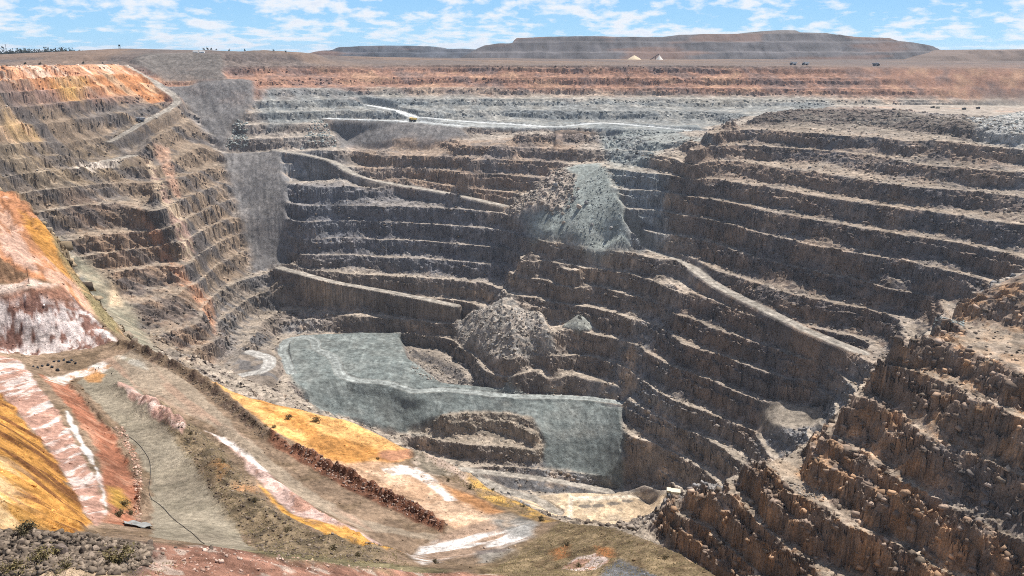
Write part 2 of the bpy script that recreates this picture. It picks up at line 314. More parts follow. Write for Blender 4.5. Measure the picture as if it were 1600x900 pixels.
# surveyed lines: (bench number or None, [(x, y, elevation)...]) in metres, the viewer at 0, 0, 0
LINES = [
(0,[[-340.3,1233.1,-196.0],[-320.5,1233.1,-196.0],[-284.8,1214.7,-196.0],[-250.4,1202.7,-196.0],[-217.7,1208.7,-196.0],[-189.9,1185.1,-196.0]]),
(0,[[-159.0,1242.6,-197.5],[-133.5,1236.3,-197.5],[-107.8,1224.0,-197.5],[-73.5,1224.0,-197.5],[-36.7,1205.9,-197.5],[11.3,1177.0,-197.5]]),
(1,[[-345.7,1217.0,-220.0],[-308.1,1195.5,-220.0],[-283.3,1200.8,-220.0],[-233.0,1206.2,-220.0],[-195.0,1211.6,-220.0],[-177.4,1190.2,-220.0],[-142.6,1179.8,-220.0],[-70.4,1164.5,-220.0],[-11.9,1135.0,-220.0],[13.0,1071.4,-220.0],[29.4,1034.0,-220.0],[47.0,1054.5,-220.0]]),
(2,[[-334.1,1178.4,-241.0],[-300.3,1169.0,-241.0],[-275.2,1192.8,-241.0],[-254.9,1188.0,-241.0],[-226.0,1188.0,-241.0],[-172.5,1183.2,-241.0],[-142.1,1169.0,-241.0],[-105.3,1159.7,-241.0],[-46.1,1137.1,-241.0],[0.0,1106.8,-241.0],[17.6,1078.0,-241.0],[36.2,1058.3,-241.0],[61.9,1010.0,-241.0],[77.8,979.0,-241.0],[98.4,1003.0,-241.0],[116.4,1017.2,-241.0],[134.2,1013.6,-241.0],[152.4,979.0,-241.0],[165.8,952.8,-241.0],[178.8,924.9,-241.0],[187.7,892.8,-241.0],[193.1,865.4,-241.0]]),
(3,[[-321.5,1142.3,-263.0],[-280.5,1154.9,-263.0],[-273.9,1167.7,-263.0],[-228.3,1167.7,-263.0],[-193.0,1154.9,-263.0],[-140.7,1150.7,-263.0],[-97.2,1134.1,-263.0],[-45.5,1114.0,-263.0],[0.0,1102.2,-263.0],[32.0,1053.9,-263.0],[68.7,1019.3,-263.0],[88.6,1006.1,-263.0],[113.5,983.7,-263.0],[140.6,974.3,-263.0],[165.5,944.4,-263.0],[182.4,930.0,-263.0],[200.0,910.6,-263.0],[214.6,859.1,-263.0],[225.9,847.0,-263.0],[249.9,795.3,-263.0],[262.1,780.7,-263.0],[282.7,745.3,-263.0],[301.3,700.8,-263.0],[309.5,673.1,-263.0]]),
(4,[[-342.6,1179.8,-283.5],[-301.0,1155.6,-283.5],[-263.3,1147.7,-283.5],[-210.3,1139.9,-283.5],[-161.5,1124.6,-283.5],[-115.0,1120.9,-283.5],[-57.1,1102.4,-283.5],[-22.4,1091.6,-283.5],[0.0,1081.0,-283.5],[42.4,1027.5,-283.5],[82.3,993.5,-283.5],[113.0,972.9,-283.5],[141.4,944.8,-283.5],[159.6,926.0,-283.5],[180.3,900.4,-283.5],[195.4,864.2,-283.5],[209.4,830.7,-283.5],[224.9,803.4,-283.5],[259.0,764.6,-283.5],[277.9,759.0,-283.5],[291.6,729.0,-283.5],[326.4,715.6,-283.5]]),
(5,[[-337.3,1172.4,-303.5],[-291.2,1120.8,-303.5],[-271.6,1124.4,-303.5],[-238.2,1110.3,-303.5],[-205.6,1106.8,-303.5],[-175.8,1103.4,-303.5],[-135.5,1093.2,-303.5],[-89.6,1083.1,-303.5],[-44.2,1066.8,-303.5],[-12.9,1035.4,-303.5],[0.0,1011.5,-303.5],[26.8,1005.6,-303.5],[50.6,980.2,-303.5],[80.8,969.3,-303.5],[107.2,950.7,-303.5],[124.6,930.2,-303.5],[137.8,912.9,-303.5],[155.0,901.0,-303.5],[171.9,889.3,-303.5],[179.2,849.3,-303.5],[182.2,828.6,-303.5],[196.8,808.7,-303.5],[218.1,789.6,-303.5],[236.9,767.8,-303.5],[253.9,742.0,-303.5],[265.5,728.9,-303.5],[277.7,709.9,-303.5],[285.5,697.8,-303.5],[297.1,688.9,-303.5]]),
(6,[[-336.6,1125.6,-300.0],[-296.6,1105.2,-304.0],[-252.7,1089.8,-311.0],[-229.3,1084.4,-316.0],[-200.4,1072.4,-319.0],[-166.0,1061.1,-323.0],[-131.7,1053.1,-327.0],[-86.6,1036.5,-330.0]]),
(6,[[49.8,956.6,-326.5],[64.7,937.1,-326.5],[83.8,930.0,-326.5],[105.2,909.2,-326.5],[132.8,898.0,-326.5],[147.5,869.9,-326.5],[158.2,845.5,-326.5],[169.0,826.0,-326.5],[188.6,801.8,-326.5],[214.2,767.1,-326.5],[231.8,742.7,-326.5],[249.1,719.7,-326.5]]),
(7,[[-332.1,983.7,-351.5],[-340.3,1021.9,-351.5],[-338.2,1077.3,-351.5],[-310.9,1101.0,-351.5],[-262.9,1092.0,-351.5],[-202.4,1074.4,-351.5],[-167.1,1060.1,-351.5],[-133.0,1057.3,-351.5],[-104.1,1051.7,-351.5],[-72.4,1038.0,-351.5]]),
(7,[[-15.4,903.8,-351.5],[0.0,908.1,-351.5],[24.8,912.3,-351.5],[58.2,912.3,-351.5],[96.8,910.2,-351.5],[114.2,893.4,-351.5],[131.3,879.1,-351.5],[141.1,844.2,-351.5],[151.9,813.4,-351.5],[163.3,787.9,-351.5],[182.1,763.7,-351.5],[208.4,736.4,-351.5],[234.3,714.9,-351.5],[239.6,701.2,-351.5]]),
(7.6,[[-322.0,1032.0,-366.0],[-287.9,1034.6,-366.0],[-246.0,1042.5,-366.0],[-198.6,1047.8,-366.0],[-154.4,1047.8,-366.0],[-92.4,1045.2,-366.0]]),
(8,[[-153.1,1037.4,-367.0],[-119.3,1024.5,-367.0],[-90.2,1016.9,-367.0],[-74.4,999.5,-367.0],[-53.1,961.6,-367.0],[-38.9,911.6,-367.0]]),
(9,[[-150.0,1031.3,-375.0],[-119.9,1011.3,-375.0],[-91.8,982.6,-375.0],[-75.2,959.8,-375.0],[-50.4,904.6,-375.0]]),
(8,[[-7.4,865.5,-362.0],[9.1,889.0,-362.0],[34.8,905.3,-362.0],[57.5,896.4,-365.0],[76.1,888.8,-366.0],[97.4,872.6,-369.0],[119.0,865.5,-370.0],[125.9,849.4,-371.0],[132.5,828.6,-372.0],[144.3,803.3,-372.0],[160.8,779.4,-372.0],[178.0,754.6,-371.0],[196.2,728.3,-370.0],[206.5,706.1,-369.0]]),
(None,[[-134.2,987.8,-377.0],[-97.3,950.3,-380.0],[-67.2,922.7,-382.5]]),
(9,[[120.5,801.4,-394.0],[121.5,793.6,-394.0],[135.4,771.1,-394.0],[149.9,756.8,-394.0],[163.9,742.8,-394.0],[176.9,726.7,-394.0],[189.1,709.9,-394.0]]),
(10,[[116.4,774.3,-416.0],[128.4,763.1,-416.0],[140.7,746.9,-416.0],[154.2,729.9,-416.0],[166.2,714.9,-416.0]]),
(11,[[125.2,758.8,-434.0],[140.4,748.4,-434.0],[158.6,738.1,-434.0]]),
(11,[[-55.9,787.4,-437.0],[0.0,790.2,-437.0],[35.0,787.4,-437.0],[77.6,779.0,-437.0],[102.2,764.1,-437.0],[130.7,749.7,-437.0]]),
(11.5,[[0.0,780.6,-441.0],[51.2,764.4,-441.0],[87.3,750.0,-441.0],[116.5,742.4,-441.0]]),
(12,[[-41.1,767.3,-445.0],[0.0,756.8,-445.0],[39.4,729.2,-445.0],[60.8,754.3,-445.0],[108.9,760.8,-445.0],[148.6,754.3,-445.0]]),
(12,[[44.5,701.4,-446.0],[82.1,695.8,-446.0],[120.7,701.4,-446.0],[144.8,730.9,-446.0]]),
(10,[[-128.9,841.3,-418.5],[-117.2,836.5,-418.5],[-98.1,828.5,-418.5],[-79.0,817.5,-418.5],[-42.7,808.3,-418.5],[0.0,799.3,-418.5],[31.2,786.1,-418.5]]),
(9,[[-80.0,835.7,-396.5],[-29.5,849.3,-396.5],[10.9,839.0,-396.5],[26.7,803.3,-396.5]]),
(11,[[-108.9,823.9,-433.0],[-71.4,807.4,-433.0],[-28.1,792.9,-433.0],[20.9,787.2,-433.0]]),
(None,[[-264.0,893.7,-368.0],[-227.8,885.1,-371.0],[-152.7,889.2,-376.0],[-128.7,880.1,-379.5],[-116.5,872.3,-381.0],[-79.7,881.7,-383.5],[0.0,867.0,-386.0],[56.2,867.0,-386.0],[119.2,850.6,-383.5],[125.4,842.5,-383.0]]),
(None,[[-77.7,904.9,-383.5],[-30.8,895.5,-384.5],[7.6,880.7,-385.5],[60.5,877.7,-385.0]]),
(None,[[-268.6,991.1,-367.5],[-214.2,970.2,-368.5],[-161.9,951.4,-370.0],[-126.1,922.8,-371.5]]),
(None,[[-283.9,945.0,-367.5],[-268.2,903.8,-368.0]]),
(None,[[35.2,795.6,-432.9],[69.0,775.9,-434.5],[115.5,762.2,-434.4]]),
(None,[[-221.1,849.5,-393.4],[-176.0,841.8,-403.4],[-146.2,838.0,-405.6]]),
(-4,[[-80.4,1203.2,-119.0],[-39.3,1252.3,-119.0],[0.0,1283.7,-119.0],[71.7,1305.5,-119.0],[134.3,1316.6,-119.0]]),
(None,[[80.9,1356.0,-124.7],[112.1,1360.0,-125.0],[144.7,1366.0,-124.5]]),
(-3,[[-257.2,1360.8,-142.0],[-203.1,1321.3,-142.0],[-166.7,1321.3,-142.0],[-102.7,1302.3,-142.0],[-56.1,1293.1,-142.0],[0.0,1274.9,-142.0],[67.1,1248.6,-142.0]]),
(-2,[[-296.8,1419.6,-157.0],[-245.3,1380.5,-157.0],[-184.6,1334.5,-157.0],[-145.8,1316.9,-157.0],[-113.9,1308.3,-157.0],[-89.4,1283.0,-157.0],[-50.2,1266.7,-157.0],[0.0,1243.0,-157.0],[65.8,1220.1,-157.0]]),
(-1,[[-273.4,1351.2,-176.0],[-221.4,1296.1,-176.0],[-179.2,1288.5,-176.0],[-137.5,1281.1,-176.0],[-100.2,1259.2,-176.0],[-49.3,1238.1,-176.0],[0.0,1211.0,-176.0],[24.7,1191.3,-176.0]]),
(0.6,[[-185.0,1265.0,-197.0],[-123.5,1233.4,-202.0],[-72.5,1204.6,-207.0],[-12.2,1168.1,-214.0]]),
(-1,[[-374.7,1297.7,-168.0],[-350.0,1297.7,-168.0],[-300.3,1305.6,-168.0],[-260.5,1237.1,-168.0]]),
(-0.5,[[-363.8,1280.6,-180.0],[-322.6,1266.2,-180.0],[-257.9,1245.3,-180.0]]),
(-0.4,[[-354.4,1271.8,-195.0],[-306.2,1278.4,-195.0],[-245.0,1278.4,-195.0],[-199.1,1245.7,-195.0]]),
(None,[[81.3,1344.0,-193.2],[112.8,1348.0,-198.1],[145.3,1354.0,-183.9]]),
(-4,[[142.5,1294.1,-128.0],[177.1,1325.4,-128.0],[199.0,1264.3,-128.0],[225.3,1191.0,-128.0]]),
(None,[[131.0,1140.0,-144.0],[130.1,1085.0,-171.6],[134.3,1040.0,-198.2],[135.5,990.0,-223.0]]),
(None,[[102.0,1110.0,-171.1],[90.4,1070.0,-195.2],[83.7,1030.0,-221.7]]),
(None,[[72.2,1165.0,-159.1],[56.0,1130.0,-178.7],[31.1,1105.0,-192.6],[7.0,1085.0,-202.3]]),
(None,[[-2.5,1006.0,-304.5],[-20.6,985.0,-317.1],[-44.8,970.0,-329.3],[-65.8,975.0,-344.0]]),
(None,[[0.0,965.0,-314.9],[3.9,925.0,-326.4],[0.0,895.0,-335.9]]),
(None,[[32.1,960.0,-310.7],[45.1,925.0,-318.2],[49.8,890.0,-330.0]]),
(-2.4,[[-477.0,1327.0,-153.0],[-435.6,1345.3,-153.0],[-393.6,1354.6,-153.0]]),
(None,[[-408.5,1181.6,-230.0],[-389.5,1207.0,-230.0],[-348.5,1217.4,-230.0]]),
(None,[[-384.2,1147.6,-300.0],[-360.9,1155.1,-300.0],[-339.1,1155.1,-300.0]]),
(None,[[-625.1,1447.0,-46.1],[-608.1,1465.0,-46.7],[-531.6,1466.0,-46.7],[-455.3,1468.0,-46.8]]),
(None,[[-572.4,1432.0,-75.8],[-511.6,1433.0,-75.8],[-452.5,1436.0,-76.0]]),
(None,[[-654.9,1485.0,-26.3],[-624.4,1505.0,-26.6],[-527.2,1508.0,-26.7]]),
(None,[[-540.0,1398.0,-100.6],[-491.3,1399.0,-100.6],[-450.6,1402.0,-98.7]]),
(None,[[-505.5,1364.0,-127.5],[-477.0,1365.0,-127.6],[-461.6,1376.0,-120.1]]),
(None,[[-675.8,1500.0,-12.1],[-673.3,1530.0,-6.7],[-624.0,1570.0,0.0],[-546.7,1572.0,0.0]]),
(None,[[-443.4,1432.0,-87.7],[-416.7,1450.0,-80.0],[-367.3,1480.0,-73.8]]),
(None,[[-442.4,1400.0,-111.4],[-410.2,1420.0,-104.3],[-337.4,1440.0,-108.0]]),
(None,[[-434.6,1370.0,-128.1],[-391.2,1385.0,-126.3],[-329.2,1400.0,-122.2],[-307.6,1400.0,-127.6]]),
(None,[[-375.1,1320.0,-148.1],[-333.4,1320.0,-148.1],[-288.5,1330.0,-145.0],[-212.8,1350.0,-143.0],[-117.0,1350.0,-140.9]]),
(None,[[-1476.8,1750.0,-21.9],[-1042.3,2100.0,7.7],[-778.2,1700.0,11.2],[-588.1,1640.0,10.2],[-503.6,1650.0,10.3],[-428.1,1700.0,10.0],[-425.3,1760.0,-2.6],[-321.6,1750.0,-10.3],[-210.8,1720.0,-12.6],[-130.3,1700.0,-15.0],[0.0,1640.0,-19.3],[248.6,1620.0,-20.3],[491.1,1600.0,-21.2],[723.3,1570.0,-24.3],[946.0,1540.0,-23.8],[1167.4,1520.0,-24.7]]),
(None,[[-534.4,1550.0,-12.5],[-481.4,1570.0,-15.0],[-410.0,1620.0,-19.1],[-302.3,1640.0,-26.6],[-126.1,1640.0,-33.9],[0.0,1600.0,-40.2],[244.9,1590.0,-41.1],[485.3,1575.0,-41.9],[714.4,1545.0,-43.4],[937.1,1520.0,-42.7]]),
(None,[[-523.2,1512.0,-31.3],[-470.3,1528.0,-35.0],[-367.8,1590.0,-47.1],[-245.5,1590.0,-54.2],[-122.1,1580.0,-58.6],[0.0,1570.0,-62.9],[241.4,1560.0,-64.9],[476.7,1540.0,-65.2],[701.2,1510.0,-65.1],[922.8,1490.0,-65.3]]),
(None,[[-448.3,1488.0,-54.1],[-355.0,1530.0,-62.5],[-240.1,1550.0,-71.5],[-119.8,1545.0,-75.9],[0.0,1535.0,-77.7],[236.7,1525.0,-80.7],[469.0,1510.0,-82.2],[694.0,1490.0,-80.0],[913.2,1470.0,-80.0]]),
(None,[[-442.8,1465.0,-69.8],[-349.1,1500.0,-77.1],[-234.7,1510.0,-85.6],[-117.0,1505.0,-89.9],[0.0,1500.0,-91.9],[139.0,1490.0,-87.9],[299.4,1480.0,-90.7],[454.8,1460.0,-93.9]]),
(None,[[-345.6,1480.0,-92.9],[-229.0,1470.0,-96.8],[-115.0,1475.0,-101.6],[0.0,1475.0,-103.8],[113.9,1460.0,-102.8],[226.3,1450.0,-104.3],[337.1,1440.0,-103.6]]),
(None,[[-328.4,1450.0,-108.7],[-198.3,1450.0,-112.1],[-113.3,1450.0,-111.0],[-45.0,1440.0,-114.6],[44.5,1420.0,-119.6],[111.9,1430.0,-114.9],[222.2,1420.0,-114.1],[317.9,1400.0,-116.8]]),
(None,[[-2202.4,2400.0,-3.5],[-1468.1,2400.0,-2.6],[-1236.4,2450.0,-2.7]]),
(None,[[-193.0,1410.0,-113.3],[-81.7,1390.0,-119.2],[0.0,1400.0,-121.1],[76.2,1390.0,-120.3],[211.7,1350.0,-118.9],[296.0,1300.0,-120.5]]),
(None,[[560.2,1470.0,-87.8],[748.0,1480.0,-87.3],[908.7,1460.0,-89.4],[1064.8,1440.0,-90.4]]),
(None,[[577.9,1350.0,-84.7],[648.4,1280.0,-86.2],[749.2,1200.0,-86.3]]),
(None,[[-2590.8,2600.0,-24.9],[-1592.6,2600.0,-15.3],[-826.6,2700.0,-11.9],[0.0,2600.0,-13.4],[765.7,2500.0,-14.7],[1531.7,2500.0,-16.5],[2489.6,2500.0,-18.4]]),
(None,[[-7000.0,7000.0,-24.0],[-3500.0,10500.0,-24.0],[0.0,11500.0,-24.0],[3500.0,10500.0,-24.0],[7000.0,7000.0,-24.0]]),
(-6,[[233.1,1042.2,-95.0],[266.2,1091.0,-86.0],[329.2,1140.0,-82.0],[393.2,1201.5,-80.0],[469.5,1243.4,-79.0],[517.4,1242.6,-78.0],[543.2,1213.2,-78.0],[559.0,1147.1,-79.0],[551.4,1045.4,-80.0],[549.2,967.7,-80.0],[555.5,884.5,-82.0]]),
(-5,[[238.7,1048.4,-98.0],[291.0,1142.8,-98.0],[321.3,1132.7,-98.0],[350.5,1084.3,-98.0],[384.8,1031.3,-98.0],[415.4,1006.6,-98.0],[448.0,990.8,-98.0],[455.7,925.3,-98.0],[489.4,886.1,-98.0],[533.7,844.3,-98.0]]),
(-4,[[210.1,1111.6,-116.0],[262.7,1111.6,-116.0],[299.9,1087.2,-116.0],[333.3,1056.3,-116.0],[369.9,1041.5,-116.0],[401.4,1006.1,-116.0],[431.0,973.0,-116.0],[454.0,924.2,-116.0],[484.7,912.7,-116.0],[506.3,879.9,-116.0],[537.0,844.4,-116.0]]),
(-3,[[173.3,1186.4,-134.0],[205.3,1154.4,-134.0],[238.4,1095.1,-134.0],[271.6,1054.3,-134.0],[296.6,1047.8,-134.0],[319.0,1004.4,-134.0],[337.0,969.8,-134.0],[358.4,948.0,-134.0],[374.1,916.9,-134.0],[391.2,883.2,-134.0],[408.5,851.7,-134.0],[432.0,830.5,-134.0],[458.7,818.2,-134.0],[480.2,798.5,-134.0],[500.7,779.8,-134.0]]),
(-2,[[160.2,1088.5,-153.0],[178.0,1064.4,-153.0],[207.5,1041.3,-153.0],[239.5,1047.0,-153.0],[262.9,1013.7,-153.0],[280.1,987.5,-153.0],[305.0,953.0,-153.0],[320.2,925.1,-153.0],[338.9,898.8,-153.0],[354.5,873.9,-153.0],[377.8,854.1,-153.0],[395.1,824.1,-153.0],[421.1,802.9,-153.0],[440.9,779.5,-153.0],[457.9,754.2,-153.0],[475.7,733.3,-153.0]]),
(-1,[[146.8,1047.0,-174.0],[171.0,1067.7,-174.0],[198.9,1047.0,-174.0],[220.4,1017.3,-174.0],[240.6,998.4,-174.0],[263.3,971.3,-174.0],[282.0,933.1,-174.0],[293.5,909.2,-174.0],[313.0,886.5,-174.0],[331.1,861.2,-174.0],[348.0,850.8,-174.0],[365.1,817.8,-174.0],[388.4,796.1,-174.0],[409.0,772.6,-174.0],[428.6,750.3,-174.0],[444.2,724.1,-174.0],[450.2,704.4,-174.0]]),
(0,[[150.5,1006.9,-196.0],[168.7,1046.5,-196.0],[190.6,1051.1,-196.0],[203.3,1028.6,-196.0],[217.9,998.5,-196.0],[237.4,978.1,-196.0],[258.6,946.9,-196.0],[273.7,910.6,-196.0],[287.5,883.3,-196.0],[301.7,860.7,-196.0],[322.2,830.2,-196.0],[339.4,810.0,-196.0],[361.8,788.1,-196.0],[375.7,762.1,-196.0],[396.1,740.1,-196.0],[411.3,726.1,-196.0],[422.4,710.4,-196.0],[435.4,697.3,-196.0]]),
(1,[[151.4,995.2,-220.0],[171.2,1018.1,-220.0],[193.3,1002.7,-220.0],[220.3,984.1,-220.0],[244.0,959.0,-220.0],[254.9,925.3,-220.0],[271.9,884.6,-220.0],[284.7,866.9,-220.0],[303.5,844.3,-220.0],[322.0,822.8,-220.0],[334.5,802.3,-220.0],[357.0,785.1,-220.0],[379.8,764.0,-220.0],[392.1,737.5,-220.0],[404.6,716.6,-220.0]]),
(2,[[218.6,916.0,-241.0],[233.1,907.2,-241.0],[246.6,887.2,-241.0],[258.9,865.4,-241.0],[275.1,829.5,-241.0],[298.8,798.6,-241.0],[314.3,782.8,-241.0],[328.7,769.7,-241.0],[348.6,759.1,-241.0],[361.7,738.6,-241.0],[379.9,724.9,-241.0]]),
(6.2,[[240.5,701.8,-325.0],[261.8,701.8,-325.0],[292.9,712.0,-325.0]]),
(6.2,[[236.5,678.3,-327.0],[254.9,662.5,-327.0],[286.8,678.3,-327.0]]),
(-4,[[256.5,453.3,-138.0],[276.7,462.6,-138.0],[306.9,488.0,-138.0],[337.2,511.2,-138.0],[385.0,519.4,-138.0]]),
(-3,[[211.1,416.6,-150.0],[221.2,423.0,-150.0],[224.9,412.5,-150.0],[236.4,404.5,-150.0],[245.1,383.9,-150.0],[249.5,364.3,-150.0],[257.5,330.6,-150.0]]),
(-2,[[190.8,410.8,-162.0],[200.3,416.6,-162.0],[207.4,408.9,-162.0],[212.2,400.6,-162.0],[220.9,387.3,-162.0],[225.4,367.0,-162.0],[233.4,353.4,-162.0],[238.5,342.8,-162.0],[248.6,314.1,-162.0]]),
(-1,[[181.5,405.4,-182.0],[194.6,416.7,-182.0],[201.5,405.4,-182.0],[202.0,387.5,-182.0],[202.9,371.6,-182.0],[207.1,356.2,-182.0],[215.6,343.1,-182.0],[224.7,332.7,-182.0],[230.8,324.4,-182.0],[241.7,298.2,-182.0]]),
(0,[[166.1,393.9,-202.0],[176.6,406.1,-202.0],[180.5,395.4,-202.0],[183.0,388.7,-202.0],[185.1,365.9,-202.0],[192.5,344.1,-202.0],[200.6,329.9,-202.0],[207.3,315.1,-202.0],[219.2,299.5,-202.0],[230.6,276.4,-202.0]]),
(1,[[134.9,415.1,-221.0],[142.0,412.1,-221.0],[142.1,394.7,-221.0],[144.3,379.8,-221.0],[155.5,364.0,-221.0],[163.3,346.4,-221.0],[171.6,336.6,-221.0],[180.3,328.7,-221.0],[186.1,317.8,-221.0],[194.5,306.0,-221.0],[204.4,287.4,-221.0]]),
(2,[[112.9,422.6,-240.0],[122.0,413.8,-240.0],[129.2,386.8,-240.0],[131.4,359.8,-240.0],[139.2,351.5,-240.0],[148.8,339.9,-240.0],[155.9,332.3,-240.0],[169.4,312.1,-240.0]]),
(3,[[99.5,440.7,-260.0],[98.3,419.1,-260.0],[106.7,405.6,-260.0],[116.7,386.8,-260.0],[125.9,369.3,-260.0],[137.6,343.0,-260.0]]),
(4,[[81.8,423.9,-277.0],[89.0,404.4,-277.0],[100.2,387.6,-277.0],[109.1,365.4,-277.0]]),
(None,[[302.1,449.9,-110.0],[332.5,452.8,-105.0],[358.5,441.3,-95.0]]),
(None,[[262.3,302.3,-140.0],[288.1,293.1,-170.0]]),
(None,[[340.9,516.9,-153.5]]),
(None,[[293.8,478.8,-153.5]]),
(None,[[350.4,571.0,-189.7]]),
(None,[[259.4,458.3,-153.5]]),
(None,[[309.3,546.6,-189.7]]),
(None,[[222.5,439.0,-173.9]]),
(None,[[265.3,523.6,-214.9]]),
(None,[[316.3,624.3,-254.0]]),
(None,[[202.8,436.7,-189.4]]),
(None,[[241.9,520.8,-234.2]]),
(None,[[288.4,621.0,-276.7]]),
(None,[[195.7,437.0,-215.8]]),
(None,[[233.4,521.2,-266.8]]),
(None,[[278.2,621.4,-315.3]]),
(None,[[184.7,439.2,-242.2]]),
(None,[[220.3,523.9,-299.4]]),
(None,[[262.6,624.6,-353.8]]),
(None,[[149.8,461.7,-267.4]]),
(None,[[178.7,550.6,-330.5]]),
(None,[[213.0,656.5,-390.6]]),
(None,[[126.4,473.5,-293.8]]),
(None,[[150.8,564.8,-363.1]]),
(None,[[179.8,673.4,-429.1]]),
(None,[[113.9,496.8,-321.3]]),
(None,[[135.8,592.6,-397.2]]),
(None,[[92.4,478.7,-344.1]]),
(None,[[110.1,571.0,-425.3]]),
(-9,[[-565.4,735.8,-13.0],[-669.4,1090.0,-16.1],[-679.4,1196.2,-16.7],[-679.6,1302.5,-17.3],[-666.9,1430.0,-16.8]]),
(-8,[[-615.9,839.7,-29.3],[-661.3,1072.0,-32.5],[-663.6,1118.5,-30.6],[-662.7,1199.0,-29.2],[-654.6,1288.8,-29.5],[-632.5,1405.0,-32.2]]),
(-7,[[-599.7,814.1,-40.0],[-652.6,1054.0,-45.4],[-658.5,1173.9,-48.8],[-649.9,1293.9,-49.0],[-641.0,1349.8,-47.0],[-624.7,1425.0,-47.5]]),
(-6,[[-597.8,806.9,-56.2],[-644.7,1036.0,-62.7],[-648.5,1130.7,-65.0],[-642.9,1226.9,-65.8],[-622.4,1349.1,-66.3],[-611.3,1394.9,-70.6]]),
(-5,[[-617.2,873.4,-81.6],[-636.6,1084.3,-89.6],[-632.0,1154.6,-91.0],[-624.2,1210.8,-90.8],[-612.9,1267.0,-90.2],[-601.3,1312.0,-88.4]]),
(-4,[[-598.8,841.4,-99.6],[-628.1,1034.6,-112.0],[-628.2,1126.8,-116.7],[-622.1,1198.1,-120.4],[-617.4,1230.8,-120.8],[-611.0,1265.0,-119.2]]),
(-3.4,[[-618.5,1133.8,-145.0],[-578.8,1140.9,-145.0],[-565.2,1200.4,-145.0]]),
(-2,[[-629.9,874.9,-139.8],[-616.0,966.0,-141.9],[-608.4,995.1,-141.5],[-584.0,1068.0,-145.9],[-565.4,1111.7,-151.0],[-544.5,1152.7,-152.9]]),
(0,[[-624.0,855.0,-178.4],[-595.5,945.0,-184.7],[-581.4,976.5,-186.1],[-561.9,1014.0,-186.6],[-540.5,1050.0,-188.1],[-524.6,1074.0,-188.0],[-510.5,1095.0,-193.5]]),
(1,[[-568.5,940.3,-222.0],[-546.9,967.8,-222.0],[-525.5,993.0,-222.0],[-485.6,1015.7,-222.0],[-459.1,1023.5,-222.0]]),
(3,[[-536.4,927.8,-256.0],[-498.9,948.4,-256.0],[-464.3,963.6,-256.0],[-438.6,1012.1,-256.0]]),
(4,[[-495.3,883.7,-286.0],[-453.3,913.4,-286.0],[-418.5,934.2,-286.0],[-391.7,947.7,-286.0]]),
(5,[[-449.6,857.2,-314.0],[-413.8,878.7,-314.0],[-390.8,901.2,-314.0],[-370.8,929.7,-314.0]]),
(7,[[-360.9,841.6,-352.0],[-334.3,858.7,-352.0],[-330.1,913.6,-352.0]]),
(7.3,[[-325.6,822.7,-354.0],[-298.9,839.0,-354.0],[-274.3,853.9,-354.0],[-288.2,910.2,-354.0],[-329.8,936.5,-354.0]]),
(8,[[-266.0,848.1,-361.0],[-275.7,896.7,-361.0],[-299.3,961.9,-361.0],[-308.5,985.5,-361.0]]),
(-2,[[-520.1,1190.0,-161.6],[-511.5,1268.0,-151.2],[-497.8,1330.0,-140.9]]),
(-1,[[-464.5,1035.0,-172.0],[-476.3,1093.2,-172.0],[-475.4,1237.7,-172.0],[-469.1,1304.7,-172.0],[-450.9,1266.6,-172.0]]),
(0,[[-456.4,1028.6,-196.0],[-460.0,1089.2,-196.0],[-457.0,1168.0,-196.0],[-440.5,1258.6,-196.0]]),
(1,[[-435.9,1013.7,-214.0],[-443.2,1067.9,-214.0],[-438.3,1162.9,-214.0],[-429.8,1245.3,-214.0]]),
(2,[[-420.6,999.6,-236.0],[-429.7,1055.7,-236.0],[-423.8,1163.4,-236.0],[-419.3,1227.9,-236.0]]),
(3,[[-409.7,996.7,-258.0],[-419.0,1048.0,-258.0],[-420.3,1112.5,-258.0],[-401.2,1189.4,-258.0]]),
(4,[[-400.5,1005.4,-280.0],[-410.6,1054.0,-280.0],[-404.2,1125.8,-280.0],[-395.3,1186.0,-280.0]]),
(4.6,[[-402.7,1021.2,-302.0],[-407.8,1084.4,-302.0],[-382.7,1133.1,-302.0],[-352.1,1140.4,-302.0]]),
(-3,[[-554.3,1252.0,-123.8],[-544.3,1325.0,-107.5],[-535.6,1372.0,-100.8]]),
(-4,[[-557.2,1300.0,-103.5],[-549.9,1358.0,-87.3],[-554.1,1395.0,-81.2]]),
(5.4,[[-388.9,1001.6,-318.0],[-380.8,1066.0,-318.0],[-362.4,1107.7,-318.0],[-353.6,1124.5,-318.0]]),
(6.4,[[-367.4,957.9,-338.0],[-364.1,1022.1,-338.0],[-366.7,1094.7,-338.0]]),
(None,[[-227.7,311.2,-43.0],[-191.2,298.8,-47.5],[-180.5,295.6,-52.0],[-161.8,275.4,-57.0],[-148.8,257.7,-63.0],[-139.2,251.1,-71.0],[-123.0,229.9,-74.0],[-110.9,215.5,-77.0],[-91.8,199.6,-78.0],[-71.7,185.1,-80.5],[-49.8,179.2,-83.0],[-36.5,174.2,-84.0],[-23.3,165.2,-86.0],[-11.2,157.7,-87.5],[-5.4,150.0,-87.0],[3.8,140.1,-85.5],[9.3,128.0,-81.0],[16.0,110.1,-70.6],[20.9,95.2,-64.0],[25.1,82.2,-59.6],[27.4,73.1,-57.0]]),
(None,[[-264.1,361.0,-60.9]]),
(None,[[-364.2,497.9,-86.9]]),
(None,[[-221.8,346.7,-66.9]]),
(None,[[-305.9,478.2,-95.7]]),
(None,[[-209.4,342.9,-73.0]]),
(None,[[-288.9,473.0,-104.5]]),
(None,[[-187.7,319.4,-79.7]]),
(None,[[-258.9,440.6,-114.3]]),
(None,[[-172.6,298.9,-87.8]]),
(None,[[-238.0,412.3,-126.0]]),
(None,[[-161.5,291.2,-98.5]]),
(None,[[-222.7,401.7,-141.6]]),
